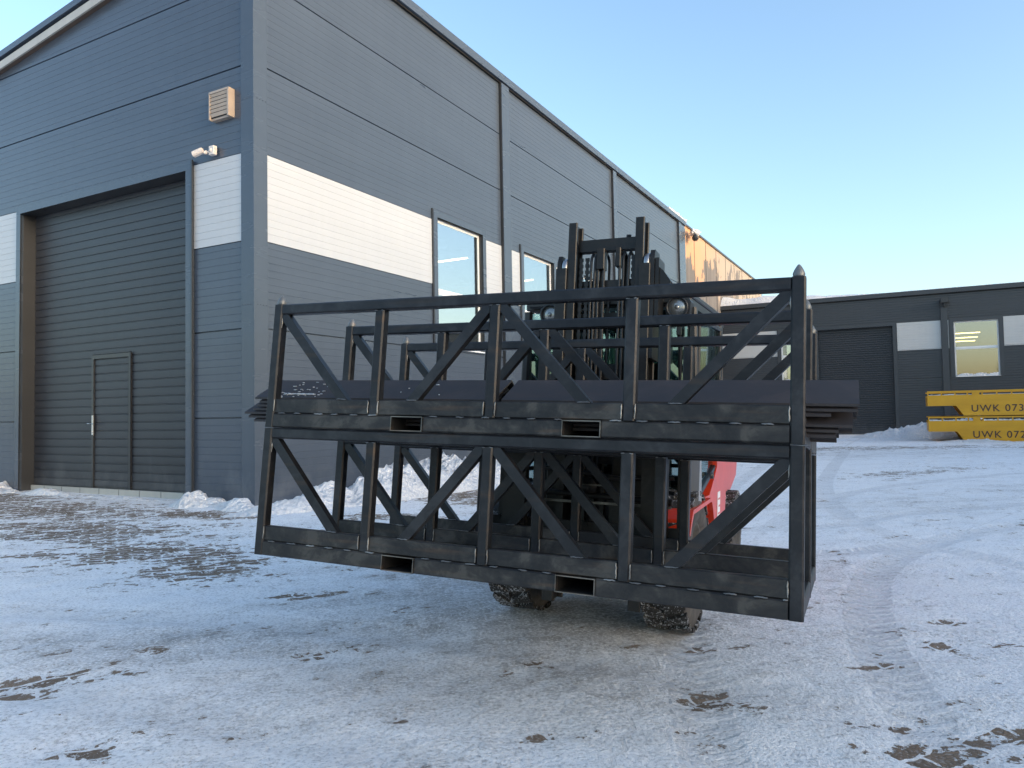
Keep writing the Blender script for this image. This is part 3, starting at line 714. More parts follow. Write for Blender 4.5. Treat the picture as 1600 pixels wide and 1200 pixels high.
for y, z in ((1.4, 4.15), (2.5, 4.05), (3.6, 3.98)):
    b_ = MB(); b_.box(2.0, 3.3, y, y+.05, z, z+.035); b_.build('ceiling_tube', 'tube', wb)

# ------------------------------------------------------------------ yellow platforms, stacked
def text_mesh(txt, size, space, mat_, name, parent, loc, rot=(PI/2, 0, 0), extrude=.002, sx=1.):
    c = bpy.data.curves.new(name, 'FONT'); c.body = txt; c.size = size; c.space_character = space; c.extrude = extrude; c.offset = .003
    t = bpy.data.objects.new('tmp', c); COL.objects.link(t)
    dg = bpy.context.evaluated_depsgraph_get(); me = bpy.data.meshes.new_from_object(t.evaluated_get(dg))
    bpy.data.objects.remove(t); me.materials.clear(); me.materials.append(M[mat_])
    o = bpy.data.objects.new(name, me); COL.objects.link(o); o.parent = parent; o.location = loc; o.rotation_euler = rot; o.scale = (sx, 1, 1)
    return o
def platform(z, txt, label, tx):
    r = empty('loading_platform', Matrix.Translation((14.428-.883, 23.617+.4695, z)) @ Matrix.Rotation(R_(-28), 4, 'Z'), label, 'platform', 'yellow platforms stacked in front of the workshop')
    L_, H_, W_ = 6.4, .80, 2.3
    b = MB()
    for y0, y1 in ((0, .10), (W_-.1, W_)):
        b.prism([(0, H_-.48), (.80, H_-.48), (1.0, 0), (L_-1.0, 0), (L_-.80, H_-.48), (L_, H_-.48), (L_, H_-.135), (0, H_-.135)], y0, y1)
    b.build('side_panel', 'yellow', r)
    b = MB(); b.box(.02, L_-.02, .101, W_-.101, H_-.25, H_-.16); b.box(0, .08, .101, W_-.101, H_-.48, H_-.25)
    for k in range(11): b.box(.4+k*.55, .46+k*.55, .101, W_-.101, H_-.42, H_-.251)
    b.build('deck', 'yellow', r)
    b = MB(); b.box(0, L_, -.01, .10, H_-.045, H_); b.box(0, L_, W_-.1, W_, H_-.045, H_); b.build('top_rail', 'yellow', r)
    xs = [0, .38, .76, 1.10, 1.50, 1.89, 2.28, 2.67, 3.06, 3.45, 3.84, 4.5, 5.0, 5.5, 5.95, 6.36]
    for x, w_ in [(x, .035) for x in xs]+[(1.24, .2), (4.2, .2)]:
        b = MB(); b.box(x, x+w_, .0 if w_ < .1 else -.008, .09 if w_ < .1 else .1, H_-.135, H_-.045); b.build('rail_post', 'yellow', r)
    for x0, x1 in zip(xs[:-1], xs[1:]):
        if x0 == 1.10: x1 = 1.24
        n = 6; b = MB()
        for k in range(n):
            h = (.022+.03*random.random()) if z < .5 else .012+.02*random.random()*(x0 < .4)
            a = x0+.036+(x1-x0-.037)*k/n; c = x0+.036+(x1-x0-.037)*(k+1)/n
            b.box(a, c, .012, .085, H_-.1345, H_-.1345+h)
        b.build('lodged_snow', 'snow', r)
    text_mesh(txt, .305, 1.17, 'brown_ink', 'lettering', r, (tx, -.003, .125), sx=.98)
    return r
platform(.83, 'UWK 073', 'upper yellow steel platform lettered UWK 073 in front of the workshop', 1.20)
platform(.0, 'UWK 072', 'lower yellow steel platform lettered UWK 072 resting in the snow', 1.215)
sb = empty('steel_beam', Matrix.Translation((14.35, 20.4, .02)), 'short dark steel beam lying on the snow in front of the yellow platforms', 'beam')
b_ = MB(); b_.box(0, 2.2, 0, .18, .0, .018); b_.box(0, 2.2, 0, .18, .12, .138); b_.box(0, 2.2, .08, .1, .018, .12); b_.build('web_and_flanges', 'plate_steel', sb)

# ------------------------------------------------------------------ heaped snow
def bank(name, path, widths, heights, label, seed=0, n=110, m=26, rough=.5):
    p = smooth_path(path, 8); P_, L = seglen(p); vs = []; fs = []
    tot = L[-1]
    def at(s):
        i = min(max(int(np.searchsorted(L, s))-1, 0), len(L)-2); t = (s-L[i])/(L[i+1]-L[i]); q = P_[i]*(1-t)+P_[i+1]*t
        d = P_[i+1]-P_[i]; d = d/np.hypot(*d); return q, np.array([-d[1], d[0]])
    for i in range(n+1):
        u = i/n; q, nn = at(u*tot); W_ = np.interp(u, np.linspace(0, 1, len(widths)), widths); H_ = np.interp(u, np.linspace(0, 1, len(heights)), heights)
        for j in range(m+1):
            t = 2*j/m-1; x, y = q+nn*t*W_
            e = max(0, 1-abs(t)**2.0)
            f1 = noise.fractal(Vector((x*1.6+seed, y*1.6, seed)), .55, 2.2, 6); f2 = noise.noise(Vector((x*5, y*5, seed+3)))
            c = noise.voronoi(Vector((x*4.5, y*4.5, seed)))[0][0]
            f3 = noise.noise(Vector((x*13, y*13, seed+9)))
            z = H_*(e**.75)*(1+rough*1.2*f1)+H_*e*(.26*f2+.42*(.45-c)+.14*f3)
            x += .06*f2*e; y += .06*f1*e
            vs.append((x, y, max(-.02, z-.025*(1-e))-.015))
    for i in range(n):
        for j in range(m): k = i*(m+1)+j; fs.append((k, k+1, k+m+2, k+m+1))
    b = MB(); b.add(vs, fs, 0, True); o = b.build(name, 'snow'); tag(o, label, kind='stuff'); return o
def wp(u, perp):   # point u along the right wall, perp out of it
    q = C0+dR*u-dL*perp; return (q.x, q.y)
def wl(a, perp):
    q = C0+dL*a-dR*perp; return (q.x, q.y)
bank('snow_bank', [wp(-.9, .35), wp(-.25, .75), wp(.7, .9), wp(1.9, .85), wp(3.2, .8), wp(4.8, .8), wp(7, .8), wp(12, .7)], [.25, .6, .95, .95, .75, .85, .8, .5], [.0, .32, .36, .30, .20, .20, .22, .0],
     'ragged bank of white snow heaped along the foot of the long warehouse wall', 2, 220, 34)
bank('snow_bank', [wl(1.32, .28), wl(.95, .3), wl(.5, .22), wl(-.1, .35), wl(-.5, .5)], [.10, .28, .18, .24, .15], [.0, .17, .05, .12, .0], 'low snow heap between the shutter door and the warehouse corner', 5, 80, 20)
bank('snow_bank', [wl(6.6, .1), wl(6.15, .12), wl(5.85, .15), wl(5.6, .2), wl(5.2, .12)], [.1, .22, .24, .18, .12], [.0, .12, .18, .08, .0], 'small snow mound at the left jamb of the shutter door', 8, 60, 16)
bank('snow_bank', [wl(5.3, .1), wl(4.95, .15), wl(4.7, .12), wl(4.2, .1), wl(2.9, .12), wl(1.5, .1)], [.08, .16, .1, .07, .09, .05], [.0, .10, .02, .03, .035, .0], 'thin ridge of snow along the shutter door sill', 11, 90, 12)
bank('snow_bank', [(13.0, 28.6), (14.0, 27.8), (15.2, 27.2), (17.2, 26.3), (19.5, 25.0)], [.5, 1.3, 1.4, 1.2, .8], [.0, .40, .62, .5, .0], 'blue-white snow pile against the workshop behind the yellow platforms', 14, 90, 26, .35)
bank('snow_bank', [(13.3, 23.9), (13.9, 23.55), (14.6, 23.15), (15.6, 22.6), (17.5, 21.6)], [.3, .4, .3, .25, .2], [.0, .10, .06, .05, .0], 'low ridge of snow along the foot of the yellow platforms', 17, 120, 16)

# ------------------------------------------------------------------ unseen hall added to shade the yard, and bare trees behind the viewer
def hall(origin, rz, L_, D_, H_, label):
    r = empty('added_shade_hall', Matrix.Translation(origin) @ Matrix.Rotation(rz, 4, 'Z'), label, 'hall')
    b = MB(); ribbed(b, lambda a, d, z: (a, -d, z), 0, L_, -.1, H_, [H_*.3, H_*.6], base=0, pitch=.5, gw=.03, gd=.02); b.box(0, L_, .05, D_, -.1, H_-.05); b.build('wall', 'panel_low', r)
    b = MB(); b.box(-.2, L_+.2, -.2, D_+.2, H_, H_+.25); b.build('roof', 'trim_dark', r)
    for k in range(int(L_/9)):
        b = MB(); b.box(3+k*9, 6.5+k*9, -.06, .02, 0, 4.2); b.build('roller_gate', 'shutter', r)
    return r
def bare_tree(x, y, h, seed, label):
    rnd = random.Random(seed); r = empty('bare_tree', Matrix.Translation((x, y, 0)), label, 'tree', 'bare trees across the yard')
    t = MB(); c = MB()
    def grow(mb, p, d, L, rad, lev):
        q_ = p; pts = [p]; rr = [rad]
        for k in range(3):
            d = (d+Vector((rnd.uniform(-1, 1), rnd.uniform(-1, 1), rnd.uniform(-.3, .8)))*.16).normalized(); q_ = q_+d*L/3; pts.append(q_); rr.append(rad*(1-.16*(k+1)))
        mb.tube(pts, rr, n=5 if lev else 8, cap=False)
        if lev < 5:
            for k in range(3 if lev else 5):
                a = rnd.uniform(0, 2*PI); sp = Vector((math.cos(a), math.sin(a), rnd.uniform(.1, .9))).normalized()
                grow(c, pts[rnd.choice((2, 3))] if lev else pts[-1], (d*.8+sp*.9).normalized(), L*rnd.uniform(.58, .78), rad*.58, lev+1)
    grow(t, Vector((0, 0, -.1)), Vector((0, 0, 1)), h*.3, h*.022, 0)
    t.build('trunk', 'bark', r); c.build('crown', 'bark', r)
M['bark'] = mat('bark', (.09, .07, .055), .9)
for i, (x, y, h) in enumerate(((-3.5, -16, 5.5), (1.5, -19, 6.5), (-9, -20, 7), (7, -22, 6))): bare_tree(x, y, h, 40+i, 'bare winter tree behind the viewer, %s from the warehouse side' % ['second', 'third', 'first', 'fourth'][i])
hall((26, 14, 0), R_(-90), 46, 12, 7.5, 'unseen dark hall added on the right to shade the yard and walls')

# ------------------------------------------------------------------ stacked steel cage frames
def Rm(a, b, c):
    return Matrix.Rotation(a, 4, 'Z') @ Matrix.Rotation(b, 4, 'X') @ Matrix.Rotation(c, 4, 'Y')
CR = Rm(-.41905888, -.0886463, .03431247); SC = .713
CO = Vector((-1.09282957, 3.10480607, .583632))
CF = Matrix.Translation(CO) @ CR          # cage frame in metres
CFS = CF @ Matrix.Scale(SC, 4)             # cage frame in drawing units (length 3)
PWd = .062; HT = .742
def weldbead(mb, p0, p1, r=.007, m=1):
    p0 = Vector(p0); p1 = Vector(p1); n = max(3, int((p1-p0).length/.008)); pts = []; rr = []
    for i in range(n+1):
        t = i/n; pts.append(p0.lerp(p1, t)+Vector((random.uniform(-1, 1), random.uniform(-1, .4), random.uniform(-1, 1)))*.0012); rr.append(r*(.75+.35*random.random())*(1 if 0 < i < n else .55))
    mb.tube(pts, rr, m, n=6)
TY = [0.0, .704, 1.408]
POSTX = [.031, .765, 1.4835, 2.2185, 2.969]
def K(v): return Vector(v)*SC
def cage(level, cones):
    r = empty('cage_frame', CF @ Matrix.Translation((0, 0, level*(HT+.003)*SC)),
              ['lower of the two stacked black steel cage frames, empty, resting on the forks', 'upper of the two stacked black steel cage frames, with pointed caps and steel angles inside'][level],
              'steel frame', 'black steel cage frames stacked on the forklift')
    def beam(mb, a, b, w_, h_, m=0, up=(0, 0, 1), ch=.008): mb.beam(K(a), K(b), w_*SC, h_*SC, m, ch*SC, up)
    for ti, ty in enumerate(TY):
        yc = ty+.031
        for xi in (0, 4):
            mb = MB(); beam(mb, (POSTX[xi], yc, .001), (POSTX[xi], yc, HT), PWd, PWd, up=(0, 1, 0))
            if ti == 0 or level == 1:
                sx = .064 if xi == 0 else 2.936
                weldbead(mb, K((sx, ty-.001, .095)), K((sx, ty-.001, .165)), .0030); weldbead(mb, K((sx, ty+.01, .60)), K((sx, ty+.01, .655)), .003)
                if level == 0: weldbead(mb, K((POSTX[xi]-.028, ty, HT)), K((POSTX[xi]+.05, ty, HT)), .0022)
            p = mb.build('corner_post', ['tube_steel', 'weld'], r)
            if cones:
                c = MB(); c.lathe(K((POSTX[xi], yc, HT)), (0, 0, 1), [(0, .024*SC), (.018*SC, .027*SC), (.034*SC, .021*SC), (.052*SC, .011*SC), (.060*SC, .005*SC), (.062*SC, 0)], n=18)
                c.lathe(K((POSTX[xi], yc, HT)), (0, 0, 1), [(0, .030*SC), (.004*SC, .030*SC), (.007*SC, .024*SC)], n=18, m=1)
                c.build('pointed_cap', ['cone', 'edge_steel'], p)
        mb = MB(); beam(mb, (.063, yc, .711), (2.937, yc, .711), .058, .062); 
        mb.build('top_rail', 'tube_steel', r)
        for xi in (1, 2, 3):
            mb = MB(); beam(mb, (POSTX[xi], yc, .086), (POSTX[xi], yc, .679), .060, .060, up=(0, 1, 0))
            for sx in (-1, 1):
                weldbead(mb, K((POSTX[xi]+sx*.033, ty-.001, .095)), K((POSTX[xi]+sx*.033, ty-.001, .165)), .0030)
                weldbead(mb, K((POSTX[xi]+sx*.030, ty+.002, .676)), K((POSTX[xi]+sx*.012, ty+.0, .678)), .0022)
            mb.build('post', ['tube_steel', 'weld'], r)
        for (xa, xb) in ((.082, .545), (1.437, 1.010), (1.53, 1.993), (2.922, 2.44)):
            mb = MB(); 
            d = Vector((xb-xa, 0, .171-.665)); e = .02
            # bar cut flush at the plate and the rail
            w2 = .027; n_ = Vector((-d.z, 0, d.x)).normalized()*w2
            if n_.x < 0: n_ = -n_
            sl_ = d.x/d.z
            def ptx(x, off, z): # shift along the bar so that ends stay level
                return x+off, z
            hw = w2*math.sqrt(1+sl_*sl_)
            poly = [(xa-hw*(1 if xa > xb else .55), .678), (xa+hw*(1 if xa < xb else .55), .678), (xb+hw, .171), (xb-hw, .171)]
            lo, hi = ((.063, 9) if xa < .1 else (0, 1.452) if xa < 1.5 else (1.515, 9) if xa < 2 else (0, 2.937))
            # clip against the neighbouring post
            def cl(pl, f):
                out = []
                for i in range(len(pl)):
                    a, b = pl[i], pl[(i+1) % len(pl)]; fa, fb = f(a), f(b)
                    if fa >= 0: out.append(a)
                    if (fa >= 0) != (fb >= 0): t = fa/(fa-fb); out.append((a[0]+(b[0]-a[0])*t, a[1]+(b[1]-a[1])*t))
                return out
            poly = [(xb-sl_*.0-hw+sl_*(.70-.171), .70), (xb+hw+sl_*(.70-.171), .70), (xb+hw, .171), (xb-hw, .171)]
            poly = cl(poly, lambda p: .679-p[1])
            poly = cl(poly, lambda p: p[0]-lo); poly = cl(poly, lambda p: hi-p[0])
            mb.prism([(x*SC, z*SC) for x, z in poly], (yc-.022)*SC, (yc+.022)*SC)
            weldbead(mb, K((xb-.035, yc-.024, .172)), K((xb+.03, yc-.024, .172)), .0026)
            dg = mb.build('diagonal', ['tube_steel', 'weld'], r)
            bv = dg.modifiers.new('bevel', 'BEVEL'); bv.width = .0035; bv.segments = 2; bv.limit_method = 'ANGLE'
        for a, b in zip(POSTX[:-1], POSTX[1:]):
            mb = MB(); beam(mb, (a+.033, yc+.002, .1285), (b-.033, yc+.002, .1285), .054, .084, ch=.005)
            mb.build('side_plate', ['plate_steel'], r)
        pk = [(.892, 1.092), (1.887, 2.087)]
        for a, b in ((.063, .890), (1.094, 1.885), (2.089, 2.937)):
            mb = MB(); beam(mb, (a, yc, .0425), (b, yc, .0425), .061, .083)
            x = a+.04; k = 0
            while x < b-.02:
                if ti == 0 or random.random() < .4: weldbead(mb, K((x, ty-.001, .0845)), K((min(x+.042+.02*random.random(), b), ty-.001, .0845)), .0034)
                x += .115+.05*random.random()
            mb.build('base_rail', ['plate_steel', 'weld'], r)
    for a, b in ((.892, 1.092), (1.887, 2.087)):
        mb = MB(); t = .005
        y0, y1 = -.006, 1.476
        for (x0, x1, z0, z1) in ((a, b, .001, .001+t), (a, b, .082-t, .082), (a, a+t, .001+t, .082-t), (b-t, b, .001+t, .082-t)):
            mb.box(x0*SC, x1*SC, y0*SC, (y0+.03)*SC, z0*SC, z1*SC, 0); mb.box(x0*SC, x1*SC, (y0+.03)*SC, y1*SC, z0*SC, z1*SC, 2)
            mb.box(x0*SC, x1*SC, (y0-.0015)*SC, (y0-.0001)*SC, z0*SC, z1*SC, 1)
        mb.build('fork_pocket', ['plate_steel', 'edge_steel', 'black'], r)
    for xc in (.031, 2.969):
        for y0, y1 in ((.063, .703), (.767, 1.407)):
            mb = MB(); beam(mb, (xc, y0, .0425), (xc, y1, .0425), .060, .083); mb.build('end_rail', 'plate_steel', r)
    for xc in (.50, 1.48, 2.5):
        mb = MB(); beam(mb, (xc, .063, .030), (xc, 1.407, .030), .06, .05); mb.build('cross_rail', 'plate_steel', r)
    return r
cg0 = cage(0, False); cg1 = cage(1, True)

# ------------------------------------------------------------------ bundled steel angles in the upper cage
ORD = ['topmost', 'second from the top', 'third from the top', 'fourth from the top', 'fifth from the top', 'sixth from the top', 'bottom']
def angle(x0, x1, y0, zdrop, label, fold=.22, mirror=False, snow=False):
    r = empty('steel_angle', CFS @ Matrix.Translation((0, 0, 0)) @ Matrix.Translation((x0, y0, .937-zdrop)), label, 'steel angle', 'dark steel angles lying through the upper cage')
    r.matrix_world = CF @ Matrix.Translation(Vector((x0, y0, .937-zdrop))*SC)
    t = .009; L_ = x1-x0
    out = [(0, -.012), (0, 0), (fold, .133), (2*fold, 0), (2*fold, -.012)]
    inn = [(2*fold-t, -.012), (2*fold-t, -.002), (fold, .133-t*1.3), (t, -.002), (t, -.012)]
    mb = MB(); prof = out+inn; n = len(prof)
    for sx0, sx1 in ((0, L_),):
        vs = [K((sx0, a, b)) for a, b in prof]+[K((sx1, a, b)) for a, b in prof]
        fs = [(i, (i+1) % n, n+(i+1) % n, n+i) for i in range(n)]
        for i in range(4): fs += [(i, i+1, n-2-i, n-1-i), (n+i, n+i+1, 2*n-2-i, 2*n-1-i)]
        mb.add(vs, fs[:n], 0); mb.add(vs, fs[n:], 1)
    mb.build('folded_plate', ['angle_steel', 'edge_steel'], r)
    if snow:
        mb = MB()
        for k in range(46):
            a = random.uniform(.16, .48) if k < 40 else random.uniform(1.0, 1.3)
            v = random.betavariate(1.2, 1.6)*fold*.9
            z = v*.133/fold
            lump(mb, K((a, v+.0, z+.001)), (random.uniform(.002, .010), random.uniform(.002, .004), .0018), .7, 6, seed=k)
        for k in range(9): lump(mb, K((.24+.022*k+.005*random.random(), .035+.01*random.random(), .024)), (.014, .006, .004), .4, 6, seed=k+50)
        mb.build('frozen_snow', 'snow', r)
    return r
le = [-.225, -.19, -.205, -.235, -.30, -.27, -.22]
re_ = [1.44, 1.40, 1.42, 1.38, 1.41, 1.39, 1.40]
for i in range(7): angle(le[i], re_[i], .145+.004*(i % 2), .0235*i, 'dark steel angle, %s in the left bundle through the upper cage' % ORD[i], snow=(i == 0))
ll = [1.48, 1.47, 1.50, 1.46, 1.49, 1.47, 1.5]; lr = [3.215, 3.21, 3.10, 3.00, 3.19, 3.13, 3.12]
for i in range(7): angle(ll[i], lr[i], .150+.004*(i % 2), .0235*i, 'dark steel angle, %s in the right bundle jutting past the upper cage' % ORD[i])
angle(.9, 2.6, .76, .02, 'dark steel angle lying alone in the rear half of the upper cage')

# ------------------------------------------------------------------ forklift
a_ = R_(-24); rl_ = R_(2.5)
ex = Vector((math.cos(a_), math.sin(a_), 0)); ey = Vector((-math.sin(a_), math.cos(a_), 0)); ez = Vector((0, 0, 1))
ex2 = ex*math.cos(rl_)-ez*math.sin(rl_); ez2 = ez*math.cos(rl_)+ex*math.sin(rl_)
FO = Vector((.43765786, 4.08002782, .02377257)); FF = frame(FO, ex2, ey, ez2)
fk = empty('forklift', FF, 'red forklift with black mast and glazed cab carrying the two steel cages', 'forklift')
ML = FF.inverted() @ CF     # mast parts are drawn in the cage frame
def mp(mb, name, mats, **k):
    o = mb.build(name, mats, fk, ML); return o
def ibeam(mb, x0, x1, y0, y1, z0, z1, t=.02, w_=.012, inward=0, m=0):
    mb.box(x0, x1, y0, y0+t, z0, z1, m, .004); mb.box(x0, x1, y1-t, y1, z0, z1, m, .004)
    xc = (x0+x1)/2+inward; mb.box(xc-w_/2, xc+w_/2, y0+t, y1-t, z0, z1, m)
b_ = MB()
for x0 in (.808, 1.268): ibeam(b_, x0, x0+.062, 1.25, 1.41, -.27, 1.50)
for z in (-.20, .45, 1.18): b_.box(.82, 1.33, 1.37, 1.42, z, z+.09, 0, .004)
mo = mp(b_, 'outer_mast', 'mast')
b_ = MB()
for x0 in (.868, 1.242): ibeam(b_, x0, x0+.048, 1.265, 1.385, -.1, 1.755)
b_.box(.916, 1.242, 1.31, 1.36, 1.60, 1.665, 0, .004); b_.box(.916, 1.242, 1.31, 1.35, 1.385, 1.435, 0, .004); b_.box(.916, 1.242, 1.32, 1.36, .30, .40, 0, .004); b_.box(.916, 1.242, 1.32, 1.36, .90, .98, 0, .004)
b_.box(1.03, 1.075, 1.27, 1.33, 1.49, 1.60, 0, .004); b_.box(1.135, 1.165, 1.27, 1.33, 1.50, 1.60, 0, .004); b_.lathe((1.19, 1.33, 1.67), (0, 0, 1), [(0, .014), (.012, .014), (.012, 0)], n=8)
mi = mp(b_, 'inner_mast', 'mast')
for x0, x1, lab in ((.812, .835, 0), (1.325, 1.350, 1)):
    b_ = MB(); b_.prism([(1.26, 1.0), (1.40, 1.0), (1.40, 1.52), (1.37, 1.575), (1.28, 1.575), (1.26, 1.53)], x0, x1, 'x'); mp(b_, 'mast_plate', 'mast')
for xc in (.855, 1.308):
    b_ = MB(); b_.lathe((xc-.014, 1.31, 1.505), (1, 0, 0), [(0, 0), (0, .055), (.004, .06), (.024, .06), (.028, .055), (.028, 0)], n=24, m=0); b_.lathe((xc-.018, 1.31, 1.505), (1, 0, 0), [(0, 0), (0, .02), (.036, .02), (.036, 0)], n=12, m=1)
    mp(b_, 'roller', ['roller', 'mast'])
b_ = MB(); b_.prism([(1.352, 1.40), (1.39, 1.372), (1.425, 1.38), (1.432, 1.405), (1.395, 1.46), (1.352, 1.50)], 1.28, 1.36); b_.box(1.352, 1.372, 1.27, 1.40, 1.2, 1.53); mp(b_, 'mast_bracket', 'mast')
def chain(x, z0, z1, y):
    mb = MB(); z = z0; k = 0
    while z < z1:
        mb.box(x-(.011 if k % 2 else .007), x+(.011 if k % 2 else .007), y-.006, y+.006, z, z+.017, 0); z += .0172; k += 1
    return mb
for x in (.938, .972, 1.228): mp(chain(x, .15, 1.56, 1.30), 'chain', 'mast')
def hose(x, r=.009, dx=0., top=1.585):
    mb = MB(); pts = [(x, 1.305, .2), (x, 1.30, 1.0), (x+dx*.3, 1.29, top-.12)]
    for k in range(7):
        t = PI*k/6; pts.append((x+dx*(.4+.6*k/6), 1.335-.045*math.cos(t), top-.05+.05*math.sin(t)))
    pts += [(x+dx, 1.38, top-.2), (x+dx, 1.38, 1.0), (x+dx, 1.39, .3)]
    mb.tube(pts, r, n=8); return mb
for x, dx in ((.995, .006), (1.015, .010), (1.04, -.01), (1.068, .004), (1.155, .004), (1.178, -.006), (1.203, .006)): mp(hose(x, .008, dx), 'hose', 'rubber')
for x in (.93, 1.215):
    b_ = MB(); b_.lathe((x, 1.44, -.15), (0, 0, 1), [(0, 0), (0, .032), (1.05, .032), (1.05, .022), (1.45, .022), (1.45, 0)], n=16); mp(b_, 'lift_cylinder', 'mast')
for z0, z1 in ((.08, .16), (.50, .58)):
    b_ = MB(); b_.box(.56, 1.58, 1.115, 1.155, z0, z1, 0, .006)
    for k in range(12): b_.box(.60+k*.08, .612+k*.08, 1.11, 1.116, z1-.015, z1+.006)
    mp(b_, 'carriage_bar', 'mast')
b_ = MB(); b_.box(.58, .62, 1.156, 1.19, .08, .58); b_.box(1.52, 1.56, 1.156, 1.19, .08, .58); b_.box(.90, .94, 1.156, 1.26, .05, .62); b_.box(1.20, 1.24, 1.156, 1.26, .05, .62)
for k in range(5): b_.box(.98+k*.05, 1.0+k*.05, 1.17, 1.20, .16, .34)
b_.lathe((1.07, 1.165, .33), (0, -1, 0), [(0, 0), (0, .05), (.02, .05), (.02, .02), (.03, .02), (.03, 0)], n=16)
b_.tube([(.62, 1.17, .40), (.9, 1.12, .42), (1.25, 1.12, .38), (1.5, 1.17, .40)], .012, n=8); b_.tube([(.62, 1.17, .30), (1.5, 1.14, .28)], .016, n=8)
mp(b_, 'carriage_plate', 'mast')
b_ = MB(); b_.box(.62, 1.50, 1.108, 1.125, .25, .262); b_.box(.95, 1.2, 1.10, 1.13, .34, .346); mp(b_, 'carriage_snow', 'edge_steel')
for xc in (.700, 1.425):
    b_ = MB(); b_.prism([(1.115, .60), (1.075, .60), (1.072, .045), (.40, .040), (.36, .030), (.36, .022), (1.10, .016), (1.115, .03)], xc-.062, xc+.062, 'x'); mp(b_, 'fork', 'mast')
# chassis in the forklift frame
def fp(mb, name, mats, parent=None): return mb.build(name, mats, parent or fk)
b_ = MB(); b_.box(-.28, .28, -.05, 2.2, .18, .50, 0, .01); b_.box(-.30, .30, .02, .20, .22, .46); b_.box(-.44, .44, .25, 1.2, .40, .62); b_.box(-.44, .44, .16, .26, .40, .95, 0, .01)
fp(b_, 'chassis', 'black_paint')
def wheel(x0, x1, yc, R, rim_in):
    mb = MB(); n = 48; hw = (x1-x0)/2
    prof = [(x0+.02, R*.55), (x0+.004, R*.62), (x0, R*.82), (x0+.018, R*.955), (x1-.018, R*.955), (x1, R*.82), (x1-.004, R*.62), (x1-.02, R*.55)]
    mb.lathe((0, yc, R), (1, 0, 0), [(a, r) for a, r in prof[:4]], m=1, n=n); mb.lathe((0, yc, R), (1, 0, 0), [prof[3], prof[4]], m=0, n=n); mb.lathe((0, yc, R), (1, 0, 0), prof[4:], m=1, n=n)
    L = 20
    for i in range(L):      # slanting tread lugs, two rows meeting in the middle
        for sgn in (-1, 1):
            a0 = 2*PI*(i+(.5 if sgn > 0 else 0))/L
            xm = (x0+x1)/2; xa, xb = (xm+.004*sgn, x1-.004 if sgn > 0 else x0+.004)
            vs = []
            for (x, da) in ((xa, .10), (xb, -.06)):
                for r_ in (R*.94, R*1.005):
                    for w_ in (-.085, .085):
                        an = a0+da+w_*(1.2 if x == xb else .9); vs.append((x, yc+r_*math.sin(an), R-r_*math.cos(an)))
            mb.add(vs, [(0,1,3,2),(4,6,7,5),(0,4,5,1),(2,3,7,6),(0,2,6,4),(1,5,7,3)], 0)
    o = fp(mb, 'wheel', ['tread', 'sidewall'])
    r = MB(); side = x1 if abs(x1) > abs(x0) else x0; s_ = 1 if side > 0 else -1
    r.lathe((side-s_*.02, yc, R), (s_, 0, 0), [(-.05, R*.57), (0, R*.57), (0, R*.50), (-.03, R*.46), (-.03, R*.22), (.0, R*.20), (.012, R*.14), (.012, 0)], n=28)
    for k in range(8): a = 2*PI*k/8; r.lathe((side-s_*.05, yc+R*.34*math.sin(a), R+R*.34*math.cos(a)), (s_, 0, 0), [(0, .012), (.015, .012), (.015, 0)], n=6)
    r.build('rim', 'sidewall', o)
    return o
wheel(.305, .535, .05, .362, 0); wheel(-.535, -.305, .05, .362, 0); wheel(.33, .52, 1.78, .275, 0); wheel(-.52, -.33, 1.78, .275, 0)
def fender(s_):
    mb = MB(); n = 16; pr = []
    Ro, Ri, yc, zc = .43, .405, .12, .345
    x0, x1 = (.31, .545) if s_ > 0 else (-.545, -.31)
    a0, a1 = R_(-62), R_(95)
    outer = [(yc+(Ro+.0)*math.sin(a0+(a1-a0)*k/n), zc+min(Ro*math.cos(a0+(a1-a0)*k/n), .31)) for k in range(n+1)]
    inner = [(yc+Ri*math.sin(a0+(a1-a0)*k/n), zc+min(Ri*math.cos(a0+(a1-a0)*k/n), .288)) for k in range(n+1)]
    for k in range(n):
        q = [outer[k], outer[k+1], inner[k+1], inner[k]]
        mb.prism(q, x0, x1, 'x')
    mb.box(x0-.0 if s_ > 0 else x0, x1, -.30, -.27, .42, .55); 
    return fp(mb, 'fender', 'red' if s_ > 0 else 'black_paint')
fender(1); fender(-1)
for s_ in (1, -1):
    b_ = MB(); lo, hi = (.36, .515) if s_ > 0 else (-.515, -.36)
    poly = [(.535, .44), (1.14, .44), (1.17, .62), (1.16, .98), (.77, .98), (.77, .80), (.70, .755), (.50, .655), (.08, .67), (.08, .63), (.36, .63), (.50, .52)]
    b_.prism(poly, lo, hi, 'x'); fp(b_, 'side_panel', 'red')
    b_ = MB(); b_.prism([(1.19, .50), (2.0, .52), (2.30, .60), (2.38, .78), (2.33, 1.02), (1.19, 1.05)], (.0 if s_ > 0 else -.44), (.44 if s_ > 0 else -.002), 'x')
    o = fp(b_, 'counterweight', 'red'); bv = o.modifiers.new('bevel', 'BEVEL'); bv.width = .03; bv.segments = 3
b_ = MB(); x = .5165
b_.box(.516, .518, .80, .90, .47, .64)
for k, (z0, z1) in enumerate(((.50, .512), (.545, .557), (.59, .602))): b_.box(.5185, .5192, .82+.02*(k % 2), .885, z0, z1, 1)
fp(b_, 'emblem', ['logo', 'red'])
